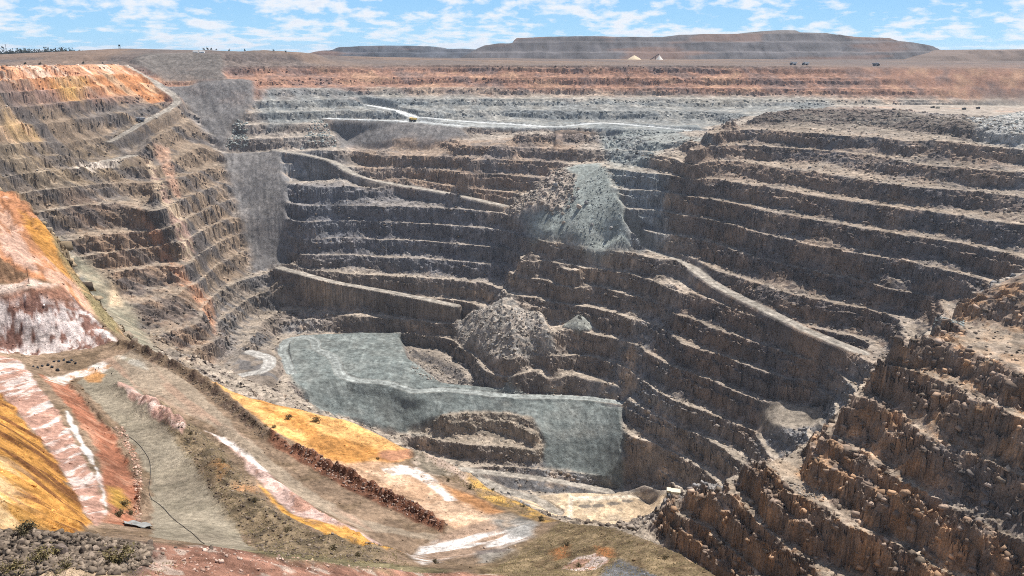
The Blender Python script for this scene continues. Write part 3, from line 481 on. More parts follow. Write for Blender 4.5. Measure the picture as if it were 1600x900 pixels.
(None,[[-142.7,266.7,-102.6]]),
(None,[[-196.8,367.8,-147.4]]),
(None,[[-282.9,528.8,-210.6]]),
(None,[[-128.7,250.0,-106.6]]),
(None,[[-177.5,344.8,-153.3]]),
(None,[[-255.2,495.6,-219.1]]),
(None,[[-106.5,231.6,-108.0]]),
(None,[[-146.9,319.4,-155.3]]),
(None,[[-211.1,459.1,-221.9]]),
(None,[[-83.2,214.7,-111.3]]),
(None,[[-114.8,296.1,-160.1]]),
(None,[[-165.0,425.7,-228.9]]),
(None,[[-57.7,207.9,-114.7]]),
(None,[[-79.6,286.8,-165.0]]),
(None,[[-114.4,412.2,-235.9]]),
(None,[[-42.3,202.1,-116.0]]),
(None,[[-58.3,278.8,-167.0]]),
(None,[[-83.8,400.8,-238.7]]),
(None,[[-27.0,191.6,-118.7]]),
(None,[[-37.2,264.3,-170.9]]),
(None,[[-53.5,379.9,-244.3]]),
(None,[[-13.0,182.9,-120.7]]),
(None,[[-17.9,252.2,-173.8]]),
(None,[[-25.8,362.6,-248.5]]),
(None,[[-6.2,174.0,-120.1]]),
(None,[[-8.6,240.0,-172.8]]),
(None,[[-12.3,345.0,-247.1]]),
(None,[[4.4,162.5,-118.0]]),
(None,[[6.1,224.2,-169.9]]),
(None,[[8.7,322.3,-242.9]]),
(None,[[10.8,148.5,-112.0]]),
(None,[[14.8,204.8,-161.1]]),
(None,[[21.3,294.4,-230.3]]),
(None,[[18.5,127.8,-98.0]]),
(None,[[25.6,176.2,-140.8]]),
(None,[[36.8,253.3,-201.1]]),
(None,[[24.2,110.4,-89.1]]),
(None,[[33.4,152.3,-127.9]]),
(None,[[48.0,219.0,-182.6]]),
(None,[[29.1,95.3,-83.2]]),
(None,[[40.2,131.5,-119.3]]),
(None,[[57.7,189.0,-170.2]]),
(None,[[31.8,84.8,-79.7]]),
(None,[[43.9,116.9,-114.3]]),
(None,[[63.1,168.1,-162.9]]),
(None,[[-139.3,209.7,-62.0],[-132.0,215.3,-62.0],[-129.7,220.9,-64.0]]),
(None,[[-144.0,217.5,-61.5],[-137.0,219.5,-61.5],[-130.4,222.5,-63.5]]),
(None,[[-154.3,209.1,-52.0],[-147.4,225.0,-55.0],[-139.0,225.5,-58.0],[-135.7,233.4,-63.0]]),
(None,[[-155.1,212.6,-44.0],[-159.6,246.5,-50.0]]),
(None,[[-136.8,201.3,-77.0],[-130.8,202.5,-78.0],[-124.1,205.8,-78.0],[-114.5,211.2,-78.3],[-108.4,209.8,-78.0]]),
(None,[[-106.0,149.7,-66.5],[-104.9,152.2,-66.5],[-85.4,131.7,-66.0],[-72.2,116.1,-65.0],[-61.7,101.6,-62.0],[-53.8,89.8,-58.0],[-49.3,82.8,-55.0]]),
(None,[[-126.9,149.1,-58.0],[-93.4,125.2,-58.0],[-72.5,102.8,-54.0],[-58.4,88.1,-52.0],[-52.0,79.9,-50.0]]),
(None,[[-89.8,94.5,-42.0],[-62.2,74.0,-40.0],[-51.2,70.9,-44.0]]),
(None,[[-120.8,184.3,-72.0],[-94.9,156.9,-70.0],[-75.8,132.5,-69.0],[-60.0,104.9,-64.0],[-54.9,95.9,-61.0]]),
(None,[[-120.1,191.3,-77.0],[-105.4,179.0,-77.0],[-82.5,150.6,-75.5],[-63.6,122.0,-72.0],[-55.2,102.1,-66.0]]),
(None,[[-109.2,187.3,-78.0],[-81.7,154.6,-76.0],[-64.2,128.1,-73.0],[-54.8,108.6,-68.5]]),
(None,[[-104.8,201.8,-78.5],[-77.9,162.9,-77.0],[-56.8,130.4,-73.0],[-44.5,112.0,-69.5],[-35.4,96.7,-66.0]]),
(None,[[-87.0,191.8,-79.0],[-66.0,165.1,-78.0],[-50.2,142.0,-76.0],[-35.1,118.0,-72.0],[-24.6,103.4,-69.5],[-17.2,104.2,-72.0]]),
(None,[[-65.1,158.2,-79.3],[-47.3,140.0,-78.4],[-34.2,126.7,-77.3],[-23.6,117.8,-76.7],[-16.2,110.0,-76.5]]),
(None,[[-82.3,192.1,-80.0],[-57.4,164.3,-80.0],[-41.9,148.1,-80.0],[-29.0,134.8,-79.5],[-18.0,124.2,-79.0],[-10.9,119.6,-78.5]]),
(None,[[-79.8,194.3,-80.0],[-59.8,172.1,-80.5],[-43.9,156.1,-80.5],[-30.4,142.5,-80.5],[-17.4,128.6,-79.8]]),
(None,[[-63.7,184.6,-82.0],[-45.0,172.2,-83.0],[-28.2,159.8,-84.0],[-15.3,143.1,-83.0],[-7.0,129.7,-80.5]]),
(None,[[-14.9,116.3,-78.2],[-6.4,117.7,-78.5],[0.0,121.3,-79.0]]),
(None,[[-9.5,102.9,-73.0],[-1.9,105.9,-74.0],[5.1,111.6,-75.0]]),
(None,[[4.4,95.1,-68.0],[11.2,93.8,-66.0],[16.5,89.5,-63.0]]),
(None,[[10.6,116.7,-76.0],[9.7,105.6,-71.0]]),
(None,[[-37.9,44.0,-28.0],[-32.6,44.8,-29.0],[-28.5,44.8,-29.2],[-25.5,45.1,-29.8],[-23.7,46.3,-31.0],[-21.0,47.9,-32.3],[-18.2,52.2,-36.0],[-14.5,56.0,-39.5],[-10.0,60.3,-43.0],[-6.0,64.8,-47.0]]),
(None,[[-46.2,53.7,-36.4]]),
(None,[[-39.7,54.7,-37.6]]),
(None,[[-34.8,54.7,-37.8]]),
(None,[[-31.1,55.0,-38.6]]),
(None,[[-28.9,56.4,-40.0]]),
(None,[[-25.7,58.4,-41.6]]),
(None,[[-22.2,63.6,-46.1]]),
(None,[[-17.6,68.3,-50.4]]),
(None,[[-12.2,73.5,-54.7]]),
(None,[[-7.3,79.0,-59.5]]),
(None,[[-34.7,37.5,-27.2],[-28.8,38.9,-28.2],[-21.6,38.8,-28.6],[-16.5,44.5,-33.0],[-9.9,53.2,-40.0],[0.0,73.9,-56.0],[14.2,76.0,-58.0]]),
(None,[[-18.0,16.0,-23.0],[0.0,24.0,-25.0],[18.0,18.0,-28.0]])]
# ground cover outlines in plan
REG = [
{'name':'mid chute','poly':[[-455.5,1279.5],[-467.7,1307.3],[-475.8,1323.5],[-433.0,1338.5],[-384.7,1338.3],[-375.5,1310.7],[-370.9,1299.5],[-361.6,1280.2],[-351.5,1257.3],[-347.4,1232.7],[-345.8,1216.9],[-340.6,1198.1],[-336.8,1184.7],[-333.2,1176.2],[-329.9,1169.1],[-335.7,1166.0],[-334.1,1137.8],[-359.9,1148.4],[-380.1,1140.8],[-387.5,1153.5],[-394.1,1163.8],[-403.4,1178.4],[-412.2,1190.9],[-425.6,1222.5],[-434.6,1241.0],[-444.0,1257.3]],'h':0,'rough':0.12,'f':7,'warp':0,'col':(0.155,0.145,0.14),'kind':'talus_slope','col2':(0.19,0.178,0.17),'ms':5,'mt':0.2,'st':(-1.333,9),'rel':0.9},
{'name':'upper chute','poly':[[-592.7,1424.0],[-609.9,1431.6],[-624.7,1433.5],[-549.1,1470.8],[-464.3,1493.8],[-455.8,1469.3],[-451.5,1458.3],[-451.9,1437.1],[-452.6,1416.8],[-462.8,1397.5],[-473.7,1381.4],[-472.5,1356.6],[-470.9,1331.3],[-478.6,1337.0],[-486.2,1342.6],[-506.9,1364.0],[-527.4,1384.2],[-545.4,1396.6],[-563.9,1409.9],[-574.3,1407.2]],'h':0,'rough':0.12,'f':7,'warp':0,'col':(0.155,0.145,0.14),'kind':'talus_slope','col2':(0.19,0.178,0.17),'ms':6,'mt':0.2,'st':(-1.128,8),'rel':1.0},
{'name':'top tip','poly':[[-641.9,1477.3],[-663.8,1491.5],[-690.7,1516.1],[-690.5,1543.0],[-691.1,1572.4],[-650.3,1583.3],[-609.2,1594.9],[-577.4,1582.4],[-549.3,1579.1],[-539.1,1555.9],[-530.7,1537.6],[-520.3,1506.7],[-509.9,1475.9],[-561.9,1471.8],[-611.1,1461.9],[-626.6,1470.0]],'h':0,'rough':0.12,'f':7,'warp':0,'col':(0.15,0.132,0.118),'kind':'talus_slope'},
{'name':'shelf tip','poly':[[-291.6,1369.8],[-307.6,1424.8],[-315.3,1440.9],[-247.3,1437.5],[-179.6,1435.5],[-132.1,1405.9],[-87.3,1392.7],[-78.2,1375.5],[-69.3,1357.4],[-92.8,1348.4],[-116.6,1345.3],[-165.0,1351.3],[-216.9,1375.8],[-259.4,1400.1]],'h':0,'rough':0.12,'f':7,'warp':0,'col':(0.155,0.145,0.14),'kind':'talus_slope','col2':(0.19,0.178,0.17),'ms':6,'mt':0.2,'st':(-1.842,8),'rel':0.9},
{'name':'notch','poly':[[67.1,1240.4],[66.0,1247.0],[71.4,1378.9],[114.2,1373.5],[157.1,1371.7],[145.2,1244.5],[147.4,1240.3],[149.7,1348.0],[138.8,1344.0],[125.7,1345.3],[112.2,1341.4],[92.4,1341.2]],'h':0,'rough':0.8,'f':3,'warp':0,'col':(0.15,0.115,0.09),'kind':None,'col2':(0.22,0.15,0.105),'ms':18,'mt':0.2},
{'name':'gully scree','poly':[[74.8,1177.4],[101.2,1169.8],[127.2,1162.5],[131.8,1154.5],[136.3,1146.0],[134.5,1107.7],[134.2,1082.7],[139.1,1067.8],[143.6,1051.6],[148.0,1034.1],[152.1,1015.8],[151.0,1004.3],[150.0,992.9],[128.2,996.1],[107.2,1007.3],[79.6,1025.8],[51.2,1046.1],[26.3,1080.5],[0.0,1119.3],[-2.3,1131.4],[-4.6,1147.2],[20.7,1149.6],[46.1,1153.8],[60.1,1161.0]],'h':0,'rough':0.5,'f':9,'warp':9,'col':(0.29,0.315,0.29),'kind':'talus_slope'},
{'name':'rubble foot','poly':[[-129.8,952.0],[-141.2,1003.4],[-150.6,1038.6],[-117.5,1024.1],[-85.4,1010.7],[-63.5,965.9],[-43.9,937.1],[-25.1,904.6],[-7.6,885.0],[-19.1,891.0],[-30.7,894.0],[-53.9,896.3],[-77.0,896.0],[-102.6,922.3]],'h':1,'rough':1.2,'f':5,'warp':0,'col':(0.155,0.14,0.13),'kind':None,'col2':(0.23,0.2,0.175),'ms':8,'mt':0.2},
{'name':'dump','poly':[[-258.4,873.4],[-284.6,944.7],[-307.2,1002.1],[-297.9,1018.6],[-286.6,1029.9],[-249.2,1037.2],[-210.7,1042.3],[-182.3,1042.8],[-153.5,1040.7],[-143.4,1010.9],[-131.5,965.8],[-107.6,932.4],[-85.6,906.5],[-58.1,901.9],[-30.8,895.4],[13.2,877.6],[56.5,873.1],[91.8,859.8],[123.9,832.5],[119.7,785.3],[118.7,760.6],[77.7,776.9],[35.0,788.6],[31.7,797.3],[28.2,803.1],[24.8,811.5],[21.7,831.3],[-3.7,843.1],[-29.5,850.6],[-55.1,845.7],[-80.7,843.5],[-91.4,837.4],[-102.2,833.0],[-124.8,839.4],[-145.4,832.7],[-160.3,835.5],[-175.6,840.2],[-197.6,842.1],[-205.1,787.9],[-236.6,850.6]],'h':0,'rough':0.3,'f':5,'warp':0,'col':(0.15,0.17,0.163),'kind':'waste_slope','col2':(0.185,0.205,0.195),'ms':4,'mt':0.2,'st':(-1.601,7),'rel':0.5},
{'name':'loop','poly':[[-319.5,824.4],[-324.3,824.0],[-329.3,824.2],[-326.9,832.7],[-311.2,807.1],[-328.4,885.2],[-329.5,924.1],[-319.4,941.5],[-309.0,959.7],[-299.3,942.4],[-289.3,923.9],[-278.0,881.9],[-271.4,855.3],[-280.2,836.7],[-289.3,820.9],[-306.8,829.2]],'h':0,'rough':0.15,'f':4,'warp':0,'col':(0.2,0.18,0.155),'kind':'terrain'},
{'name':'floor back','poly':[[106.5,742.6],[112.1,759.1],[115.4,760.3],[125.5,759.8],[133.2,745.7],[148.0,732.5],[161.2,715.0],[160.8,709.9],[160.4,704.1],[136.0,732.7]],'h':0,'rough':0.1,'f':3,'warp':0,'col':None,'kind':None},
{'name':'floor pad','poly':[[40.6,560.4],[24.5,679.4],[0.0,711.3],[30.3,750.3],[60.8,754.3],[112.2,748.1],[156.9,715.4],[147.8,707.3],[136.7,688.3],[123.3,664.6],[109.6,635.7],[79.2,646.6]],'h':0,'rough':0.08,'f':4,'warp':0,'col':(0.54,0.415,0.28),'kind':'pit_floor','col2':(0.45,0.36,0.26),'ms':20,'mt':0.1},
{'name':'upper shelf','poly':[[-327.0,1442.5],[-332.9,1444.7],[-338.8,1446.7],[-192.7,1450.7],[-45.2,1444.6],[33.8,1440.0],[111.9,1430.2],[215.2,1410.7],[308.6,1359.5],[305.3,1320.3],[305.5,1297.1],[257.9,1314.7],[210.6,1342.7],[145.7,1376.1],[76.2,1388.2],[-2.7,1396.7],[-81.7,1390.2],[-137.2,1402.1],[-195.8,1429.9],[-261.6,1438.7]],'h':0,'rough':0.1,'f':4,'warp':0,'col':(0.3,0.31,0.3),'kind':None},
{'name':'east shelf','poly':[[564.6,1207.8],[585.7,1380.8],[559.4,1468.2],[735.5,1466.5],[907.4,1458.8],[959.6,1451.5],[1007.0,1438.1],[871.1,1241.9],[811.4,1154.8],[733.0,1151.2],[656.4,1150.2],[597.1,1150.6]],'h':0,'rough':0.2,'f':8,'warp':0,'col':None,'kind':None},
{'name':'pile','poly':[[-47.4,1031.1],[-24.6,1018.1],[-2.5,1009.2],[5.0,996.2],[12.3,982.6],[26.4,970.5],[40.3,963.6],[46.1,928.1],[52.7,914.7],[57.3,913.0],[61.9,910.6],[31.0,911.7],[0.0,901.8],[-11.6,909.3],[-23.4,916.5],[-33.8,934.6],[-44.5,953.5],[-58.8,972.0],[-75.1,1010.6],[-75.8,1023.4],[-76.6,1036.9],[-62.0,1036.2]],'h':0,'rough':1.2,'f':5,'warp':0,'col':(0.28,0.26,0.235),'kind':None,'col2':(0.42,0.36,0.3),'ms':6,'mt':0.1,'rel':3},
{'name':'boulder heap','poly':[[51.8,1182.8],[62.6,1183.3],[73.4,1185.5],[81.8,1155.7],[90.5,1135.4],[79.4,1100.3],[69.4,1075.3],[56.8,1083.0],[43.9,1089.2],[22.1,1093.1],[0.0,1119.3],[-4.6,1132.0],[-9.2,1146.8],[9.2,1149.7],[27.7,1151.5],[39.6,1165.6]],'h':0,'rough':2.0,'f':5,'warp':0,'col':(0.3,0.24,0.2),'kind':None,'col2':(0.45,0.38,0.31),'ms':7,'mt':0.0,'rel':3.5},
{'name':'spur soil','poly':[[-35.42,38.25],[-119.2,142.97],[-229.14,303.68],[-213.37,306.03],[-190.49,297.85],[-185.27,296.42],[-179.19,293.54],[-170.49,284.66],[-163.99,279.21],[-158.19,271.71],[-152.72,264.68],[-152.03,268.78],[-151.69,273.77],[-149.43,274.44],[-126.81,237.09],[-119.92,228.52],[-114.55,222.61],[-101.81,208.98],[-92.27,200.79],[-82.1,193.78],[-72.27,186.55],[-60.82,182.84],[-49.72,179.17],[-43.07,176.97],[-36.38,173.99],[-29.7,169.59],[-23.25,165.13],[-17.1,161.23],[-11.16,157.24],[-8.22,153.9],[-5.35,149.75],[-0.65,144.87],[3.76,139.22],[6.64,133.72],[9.17,126.7],[12.88,118.48],[15.9,109.62],[18.58,102.05],[89.71,409.11],[102.5,391.14],[113.65,372.11],[110.57,325.21],[107.7,287.17],[20.84,73.97],[13.44,71.46],[-2.84,60.3],[-12.12,42.96],[-19.19,37.1],[-26.68,35.45],[-30.83,36.71]],'h':0,'rough':0.35,'f':3,'warp':0.7,'col':(0.27,0.19,0.13),'kind':None,'col2':(0.2,0.14,0.09),'ms':6,'mt':0.2},
{'name':'upper slope','poly':[[-155.11,204.25],[-191.71,257.25],[-226.08,309.05],[-208.27,303.68],[-190.55,297.81],[-185.93,297.35],[-179.25,293.5],[-171.94,286.95],[-164.05,279.18],[-157.25,269.96],[-151.44,262.33],[-151.3,267.37],[-150.81,272.05],[-147.38,275.69],[-115.48,224.47],[-121.14,222.47],[-127.33,221.74],[-129.15,222.54],[-131.51,224.25],[-135.49,217.05],[-142.05,214.61],[-148.25,208.59]],'h':None,'rough':None,'f':1.5,'warp':0.7,'col':(0.46,0.21,0.105),'kind':None,'col2':(0.56,0.34,0.24),'ms':6,'mt':0.2,'st':(-0.928,3.5),'rel':1.6},
{'name':'orange streak','poly':[[-160.15,260.82],[-167.84,271.73],[-175.45,282.41],[-168.22,278.24],[-164.1,279.14],[-156.88,269.28],[-151.44,262.33],[-151.18,266.84],[-150.71,271.18],[-139.05,245.27],[-137.21,237.35],[-142.91,242.91],[-147.37,246.25],[-152.64,251.78]],'h':None,'rough':None,'f':1.5,'warp':0.7,'col':(0.52,0.25,0.06),'kind':None,'col2':(0.4,0.2,0.08),'ms':6,'mt':0.2,'st':(-0.712,4)},
{'name':'pale streak','poly':[[-148.94,227.88],[-154.0,236.7],[-173.84,268.41],[-168.42,264.57],[-163.33,261.12],[-151.83,244.82],[-145.35,236.41],[-140.21,231.24],[-135.87,227.3],[-135.9,224.88],[-136.23,223.02],[-139.29,223.27],[-142.46,223.72],[-145.65,225.74]],'h':None,'rough':None,'f':1.2,'warp':0.7,'col':(0.58,0.38,0.29),'kind':None,'col2':(0.42,0.2,0.11),'ms':3,'mt':0.2,'st':(-0.884,4)},
{'name':'crest scrub','poly':[[-148.27,254.74],[-155.81,266.92],[-163.06,278.53],[-158.23,272.73],[-153.28,266.66],[-152.68,270.99],[-152.93,277.11],[-149.41,280.2],[-117.33,228.18],[-113.59,219.36],[-112.91,216.52],[-117.49,220.45],[-121.41,223.04],[-127.69,230.34],[-137.4,243.49],[-143.54,250.41]],'h':None,'rough':None,'f':1,'warp':0.7,'col':(0.26,0.21,0.11),'kind':None,'col2':(0.38,0.26,0.13),'ms':5,'mt':0.2},
{'name':'scrub slope','poly':[[-147.68,207.46],[-149.66,211.38],[-151.65,215.35],[-149.41,219.67],[-146.33,223.01],[-143.44,222.21],[-140.48,221.28],[-138.18,220.42],[-135.38,218.76],[-138.71,216.56],[-141.61,213.85],[-144.69,210.6]],'h':None,'rough':None,'f':0.4,'warp':0.7,'col':(0.19,0.115,0.07),'kind':None,'col2':(0.27,0.16,0.1),'ms':3,'mt':0.2,'st':(-0.593,3)},
{'name':'ledge','poly':[[-145.51,203.08],[-146.27,204.62],[-147.05,206.18],[-144.12,209.48],[-140.86,212.52],[-137.59,215.81],[-134.43,219.57],[-132.03,220.68],[-131.03,224.27],[-130.31,218.95],[-130.92,216.01],[-134.76,211.92],[-139.13,208.98],[-142.67,206.43]],'h':None,'rough':None,'f':0.4,'warp':0.7,'col':(0.6,0.47,0.39),'kind':None,'col2':(0.45,0.31,0.24),'ms':5,'mt':0.2},
{'name':'white face','poly':[[-133.13,178.19],[-142.82,192.93],[-147.21,200.69],[-143.63,205.27],[-139.07,208.85],[-134.7,211.79],[-130.85,215.84],[-128.89,218.75],[-127.84,223.45],[-124.17,222.2],[-120.11,220.24],[-115.78,217.86],[-110.47,213.52],[-113.09,211.77],[-115.59,209.9],[-119.52,207.25],[-123.21,204.4],[-126.47,202.56],[-126.75,196.21],[-128.59,194.06],[-129.93,191.3],[-130.99,183.67]],'h':None,'rough':1,'f':0.4,'warp':0.7,'col':(0.7,0.6,0.56),'kind':None,'col2':(0.26,0.14,0.11),'ms':2.0,'mt':0.05,'rel':0.9},
{'name':'face cap','poly':[[-136.11,209.19],[-137.66,209.21],[-139.29,209.37],[-135.64,212.12],[-132.38,215.72],[-130.59,218.71],[-130.39,224.61],[-127.29,222.48],[-124.63,221.09],[-126.1,218.17],[-127.8,215.79],[-129.63,214.69],[-131.58,213.82],[-133.75,211.3]],'h':None,'rough':None,'f':1.2,'warp':0.7,'col':(0.33,0.17,0.115),'kind':None,'col2':(0.24,0.12,0.08),'ms':3,'mt':0.2},
{'name':'pink terrace','poly':[[-113.96,154.6],[-124.48,169.78],[-133.75,183.4],[-130.4,185.03],[-127.16,186.96],[-125.25,187.51],[-123.57,188.44],[-111.98,173.62],[-104.17,164.28],[-91.75,148.33],[-82.01,136.07],[-74.42,125.9],[-67.35,116.25],[-62.86,109.34],[-58.55,102.64],[-56.21,96.88],[-53.83,91.25],[-57.68,96.28],[-60.63,99.71],[-66.01,107.27],[-71.42,114.7],[-77.82,122.41],[-84.65,130.52],[-93.36,139.46],[-104.04,150.78],[-109.19,153.01]],'h':None,'rough':None,'f':0.4,'warp':0.7,'col':(0.46,0.27,0.205),'kind':None,'col2':(0.7,0.58,0.52),'ms':1.5,'mt':0.22,'st':(1.643,6),'rel':0.25},
{'name':'white line','poly':[[-86.23,142.53],[-88.32,146.12],[-90.53,149.94],[-88.63,147.36],[-86.83,144.95],[-81.11,137.36],[-75.67,130.08],[-70.88,123.22],[-66.82,117.5],[-62.71,110.29],[-58.55,102.97],[-57.98,101.41],[-57.3,99.67],[-61.9,107.86],[-66.21,115.56],[-70.46,121.43],[-75.48,128.48],[-80.75,135.41]],'h':None,'rough':None,'f':0.3,'warp':0.7,'col':(0.8,0.74,0.69),'kind':None},
{'name':'orange slope','poly':[[-62.79,62.76],[-73.37,75.48],[-130.95,138.55],[-116.77,138.93],[-115.95,157.49],[-110.01,154.28],[-104.66,151.75],[-93.76,140.1],[-84.89,130.91],[-78.02,122.75],[-71.61,115.03],[-66.32,107.79],[-60.87,100.14],[-57.27,95.0],[-53.02,88.68],[-46.33,75.06],[-46.04,72.32],[-47.37,69.47],[-32.52,44.72],[-54.94,63.6]],'h':None,'rough':None,'f':0.4,'warp':0.7,'col':(0.54,0.265,0.07),'kind':None,'col2':(0.22,0.095,0.035),'ms':1.6,'mt':0.18,'st':(-0.424,12),'rel':0.8},
{'name':'pale orange','poly':[[-62.79,62.76],[-68.02,69.12],[-75.4,77.86],[-65.61,78.26],[-68.78,97.18],[-63.23,90.48],[-57.99,84.08],[-52.33,76.34],[-47.84,70.23],[-48.42,68.75],[-32.52,44.72],[-54.94,63.6]],'h':None,'rough':None,'f':3,'warp':3,'col':(0.72,0.5,0.27),'kind':None,'col2':(0.5,0.27,0.08),'ms':1.6,'mt':0.0,'st':(-0.608,10)},
{'name':'red face','poly':[[-101.61,164.06],[-105.66,168.89],[-110.32,174.61],[-107.52,175.48],[-104.93,176.77],[-91.98,161.16],[-81.82,149.44],[-71.82,134.34],[-63.08,121.0],[-58.97,111.38],[-50.6,94.1],[-52.42,94.16],[-54.17,94.09],[-57.77,100.93],[-60.25,105.89],[-67.6,118.46],[-76.17,133.11],[-82.77,141.58],[-90.17,151.07],[-95.44,156.93]],'h':None,'rough':None,'f':0.6,'warp':0.7,'col':(0.35,0.145,0.085),'kind':None,'col2':(0.44,0.22,0.14),'ms':3,'mt':0.2},
{'name':'ochre patch','poly':[[-61.04,108.1],[-62.92,111.74],[-64.83,115.47],[-64.55,116.6],[-64.27,117.76],[-62.39,114.9],[-60.32,111.67],[-59.6,109.28],[-58.79,106.78],[-59.88,107.37]],'h':None,'rough':None,'f':1,'warp':0.7,'col':(0.5,0.29,0.07),'kind':None},
{'name':'near road','poly':[[-81.36,153.8],[-93.53,167.78],[-107.52,183.67],[-107.64,190.35],[-107.43,196.86],[-104.36,195.67],[-101.23,194.3],[-89.36,178.88],[-78.78,164.91],[-69.87,151.92],[-61.46,139.11],[-55.69,129.72],[-50.4,121.0],[-41.92,107.56],[-31.18,86.09],[-34.21,85.37],[-37.04,84.36],[-40.7,85.69],[-44.73,87.6],[-57.13,112.94],[-63.83,127.36],[-72.17,140.09]],'h':0,'rough':0.1,'f':0.4,'warp':0.7,'col':(0.33,0.283,0.212),'kind':'dirt_road','col2':(0.29,0.25,0.185),'ms':6,'mt':0.2},
{'name':'lower road','poly':[[-97.2,187.43],[-102.98,193.64],[-108.75,199.57],[-105.82,203.25],[-102.23,205.94],[-95.3,200.86],[-88.99,196.75],[-79.05,184.77],[-69.22,171.8],[-59.92,159.52],[-51.89,149.15],[-44.83,142.23],[-37.54,133.15],[-31.57,127.53],[-26.0,122.22],[-21.13,120.95],[-16.34,119.71],[-13.36,119.77],[-10.34,119.53],[-11.07,118.46],[-11.79,117.43],[-14.52,117.9],[-17.19,117.88],[-21.48,118.07],[-25.57,117.28],[-30.58,120.83],[-35.41,123.07],[-41.89,130.39],[-49.19,138.84],[-58.01,151.67],[-65.79,160.36],[-72.93,164.5],[-81.04,170.18],[-88.8,178.49]],'h':None,'rough':0.1,'f':0.4,'warp':0.7,'col':(0.36,0.285,0.21),'kind':'dirt_road','col2':(0.42,0.29,0.21),'ms':5,'mt':0.2,'st':(-0.853,6)},
{'name':'road fringe','poly':[[-64.64,142.41],[-73.35,154.99],[-82.81,168.22],[-80.39,167.65],[-78.02,167.16],[-70.02,159.21],[-63.55,154.04],[-59.19,147.59],[-54.04,138.76],[-46.85,126.44],[-40.65,115.71],[-34.79,109.69],[-29.36,103.86],[-23.99,102.82],[-18.78,102.28],[-17.11,93.0],[-15.97,86.57],[-22.65,84.87],[-18.16,52.03],[-36.59,99.11],[-40.29,103.49],[-45.85,112.58],[-52.07,122.53],[-58.06,132.09]],'h':None,'rough':0.7,'f':1.2,'warp':0.7,'col':(0.235,0.175,0.11),'kind':None,'col2':(0.13,0.1,0.065),'ms':1.6,'mt':0.2},
{'name':'rusty patch','poly':[[-50.58,124.41],[-52.61,127.61],[-54.69,130.87],[-53.87,132.08],[-53.04,133.32],[-51.53,130.74],[-50.06,128.24],[-50.33,126.3]],'h':None,'rough':None,'f':1.2,'warp':1,'col':(0.45,0.23,0.09),'kind':None,'a':0.8},
{'name':'rusty patch','poly':[[-44.74,117.98],[-46.07,120.63],[-47.45,123.34],[-46.02,123.16],[-44.6,123.0],[-43.44,120.27],[-42.31,117.62],[-43.52,117.8]],'h':None,'rough':None,'f':1.2,'warp':1,'col':(0.45,0.23,0.11),'kind':None,'a':0.7},
{'name':'white mud','poly':[[-104.35,173.34],[-105.32,171.52],[-106.97,170.87],[-112.69,185.3],[-111.82,189.43],[-109.88,193.51],[-107.87,197.77],[-106.07,196.63],[-104.25,195.44],[-104.2,192.78],[-104.18,190.24],[-106.58,188.55],[-108.83,186.73],[-108.0,182.3]],'h':None,'rough':None,'f':0.6,'warp':0.7,'col':(0.74,0.66,0.59),'kind':None,'col2':(0.5,0.3,0.18),'ms':2.5,'mt':0.25},
{'name':'ochre mud','poly':[[-104.3,183.46],[-105.86,185.26],[-107.39,186.99],[-106.88,189.16],[-106.36,191.37],[-104.68,190.42],[-102.97,189.42],[-102.45,186.72],[-101.91,184.02],[-103.12,183.76]],'h':None,'rough':None,'f':0.7,'warp':0.7,'col':(0.52,0.27,0.11),'kind':None},
{'name':'light mud','poly':[[-98.18,195.65],[-102.19,199.45],[-106.05,202.82],[-102.92,201.61],[-99.58,199.94],[-96.16,195.99],[-92.9,192.29],[-95.48,193.87]],'h':None,'rough':None,'f':0.8,'warp':0.7,'col':(0.55,0.5,0.42),'kind':None,'col2':(0.36,0.32,0.24),'ms':2.5,'mt':0.2},
{'name':'pink strip','poly':[[-55.58,146.39],[-60.87,152.51],[-65.86,157.4],[-64.2,157.06],[-62.14,155.74],[-58.43,151.89],[-54.78,147.93],[-48.07,138.12],[-42.56,130.77],[-37.36,125.25],[-32.21,118.95],[-28.63,117.02],[-25.08,114.89],[-20.98,112.01],[-16.28,104.28],[-17.61,103.66],[-18.78,102.28],[-22.45,104.42],[-25.92,105.24],[-30.78,109.44],[-36.15,114.42],[-40.43,120.43],[-45.1,126.91],[-49.43,134.48]],'h':None,'rough':None,'f':0.6,'warp':0.7,'col':(0.62,0.44,0.38),'kind':None,'col2':(0.47,0.27,0.2),'ms':3,'mt':0.25,'st':(1.562,3)},
{'name':'white crest','poly':[[-56.15,148.03],[-61.13,153.23],[-65.86,157.4],[-64.29,157.33],[-62.32,156.27],[-58.41,152.27],[-54.6,148.23],[-50.48,142.96],[-45.9,135.93],[-46.21,134.18],[-46.95,133.77],[-50.72,138.89]],'h':None,'rough':None,'f':0.5,'warp':0.7,'col':(0.82,0.74,0.68),'kind':None},
{'name':'orange edge','poly':[[-44.42,124.14],[-45.24,126.31],[-46.08,128.54],[-44.56,125.94],[-43.09,123.41],[-38.98,117.91],[-35.17,112.78],[-32.72,112.11],[-30.41,111.9],[-27.5,112.13],[-24.59,112.51],[-20.59,110.33],[-15.81,102.4],[-16.73,100.33],[-17.63,98.38],[-21.66,101.64],[-25.19,102.0],[-30.2,106.2],[-35.58,110.71],[-39.8,117.16]],'h':None,'rough':None,'f':0.5,'warp':0.7,'col':(0.66,0.34,0.08),'kind':None,'col2':(0.52,0.29,0.14),'ms':4,'mt':0.3},
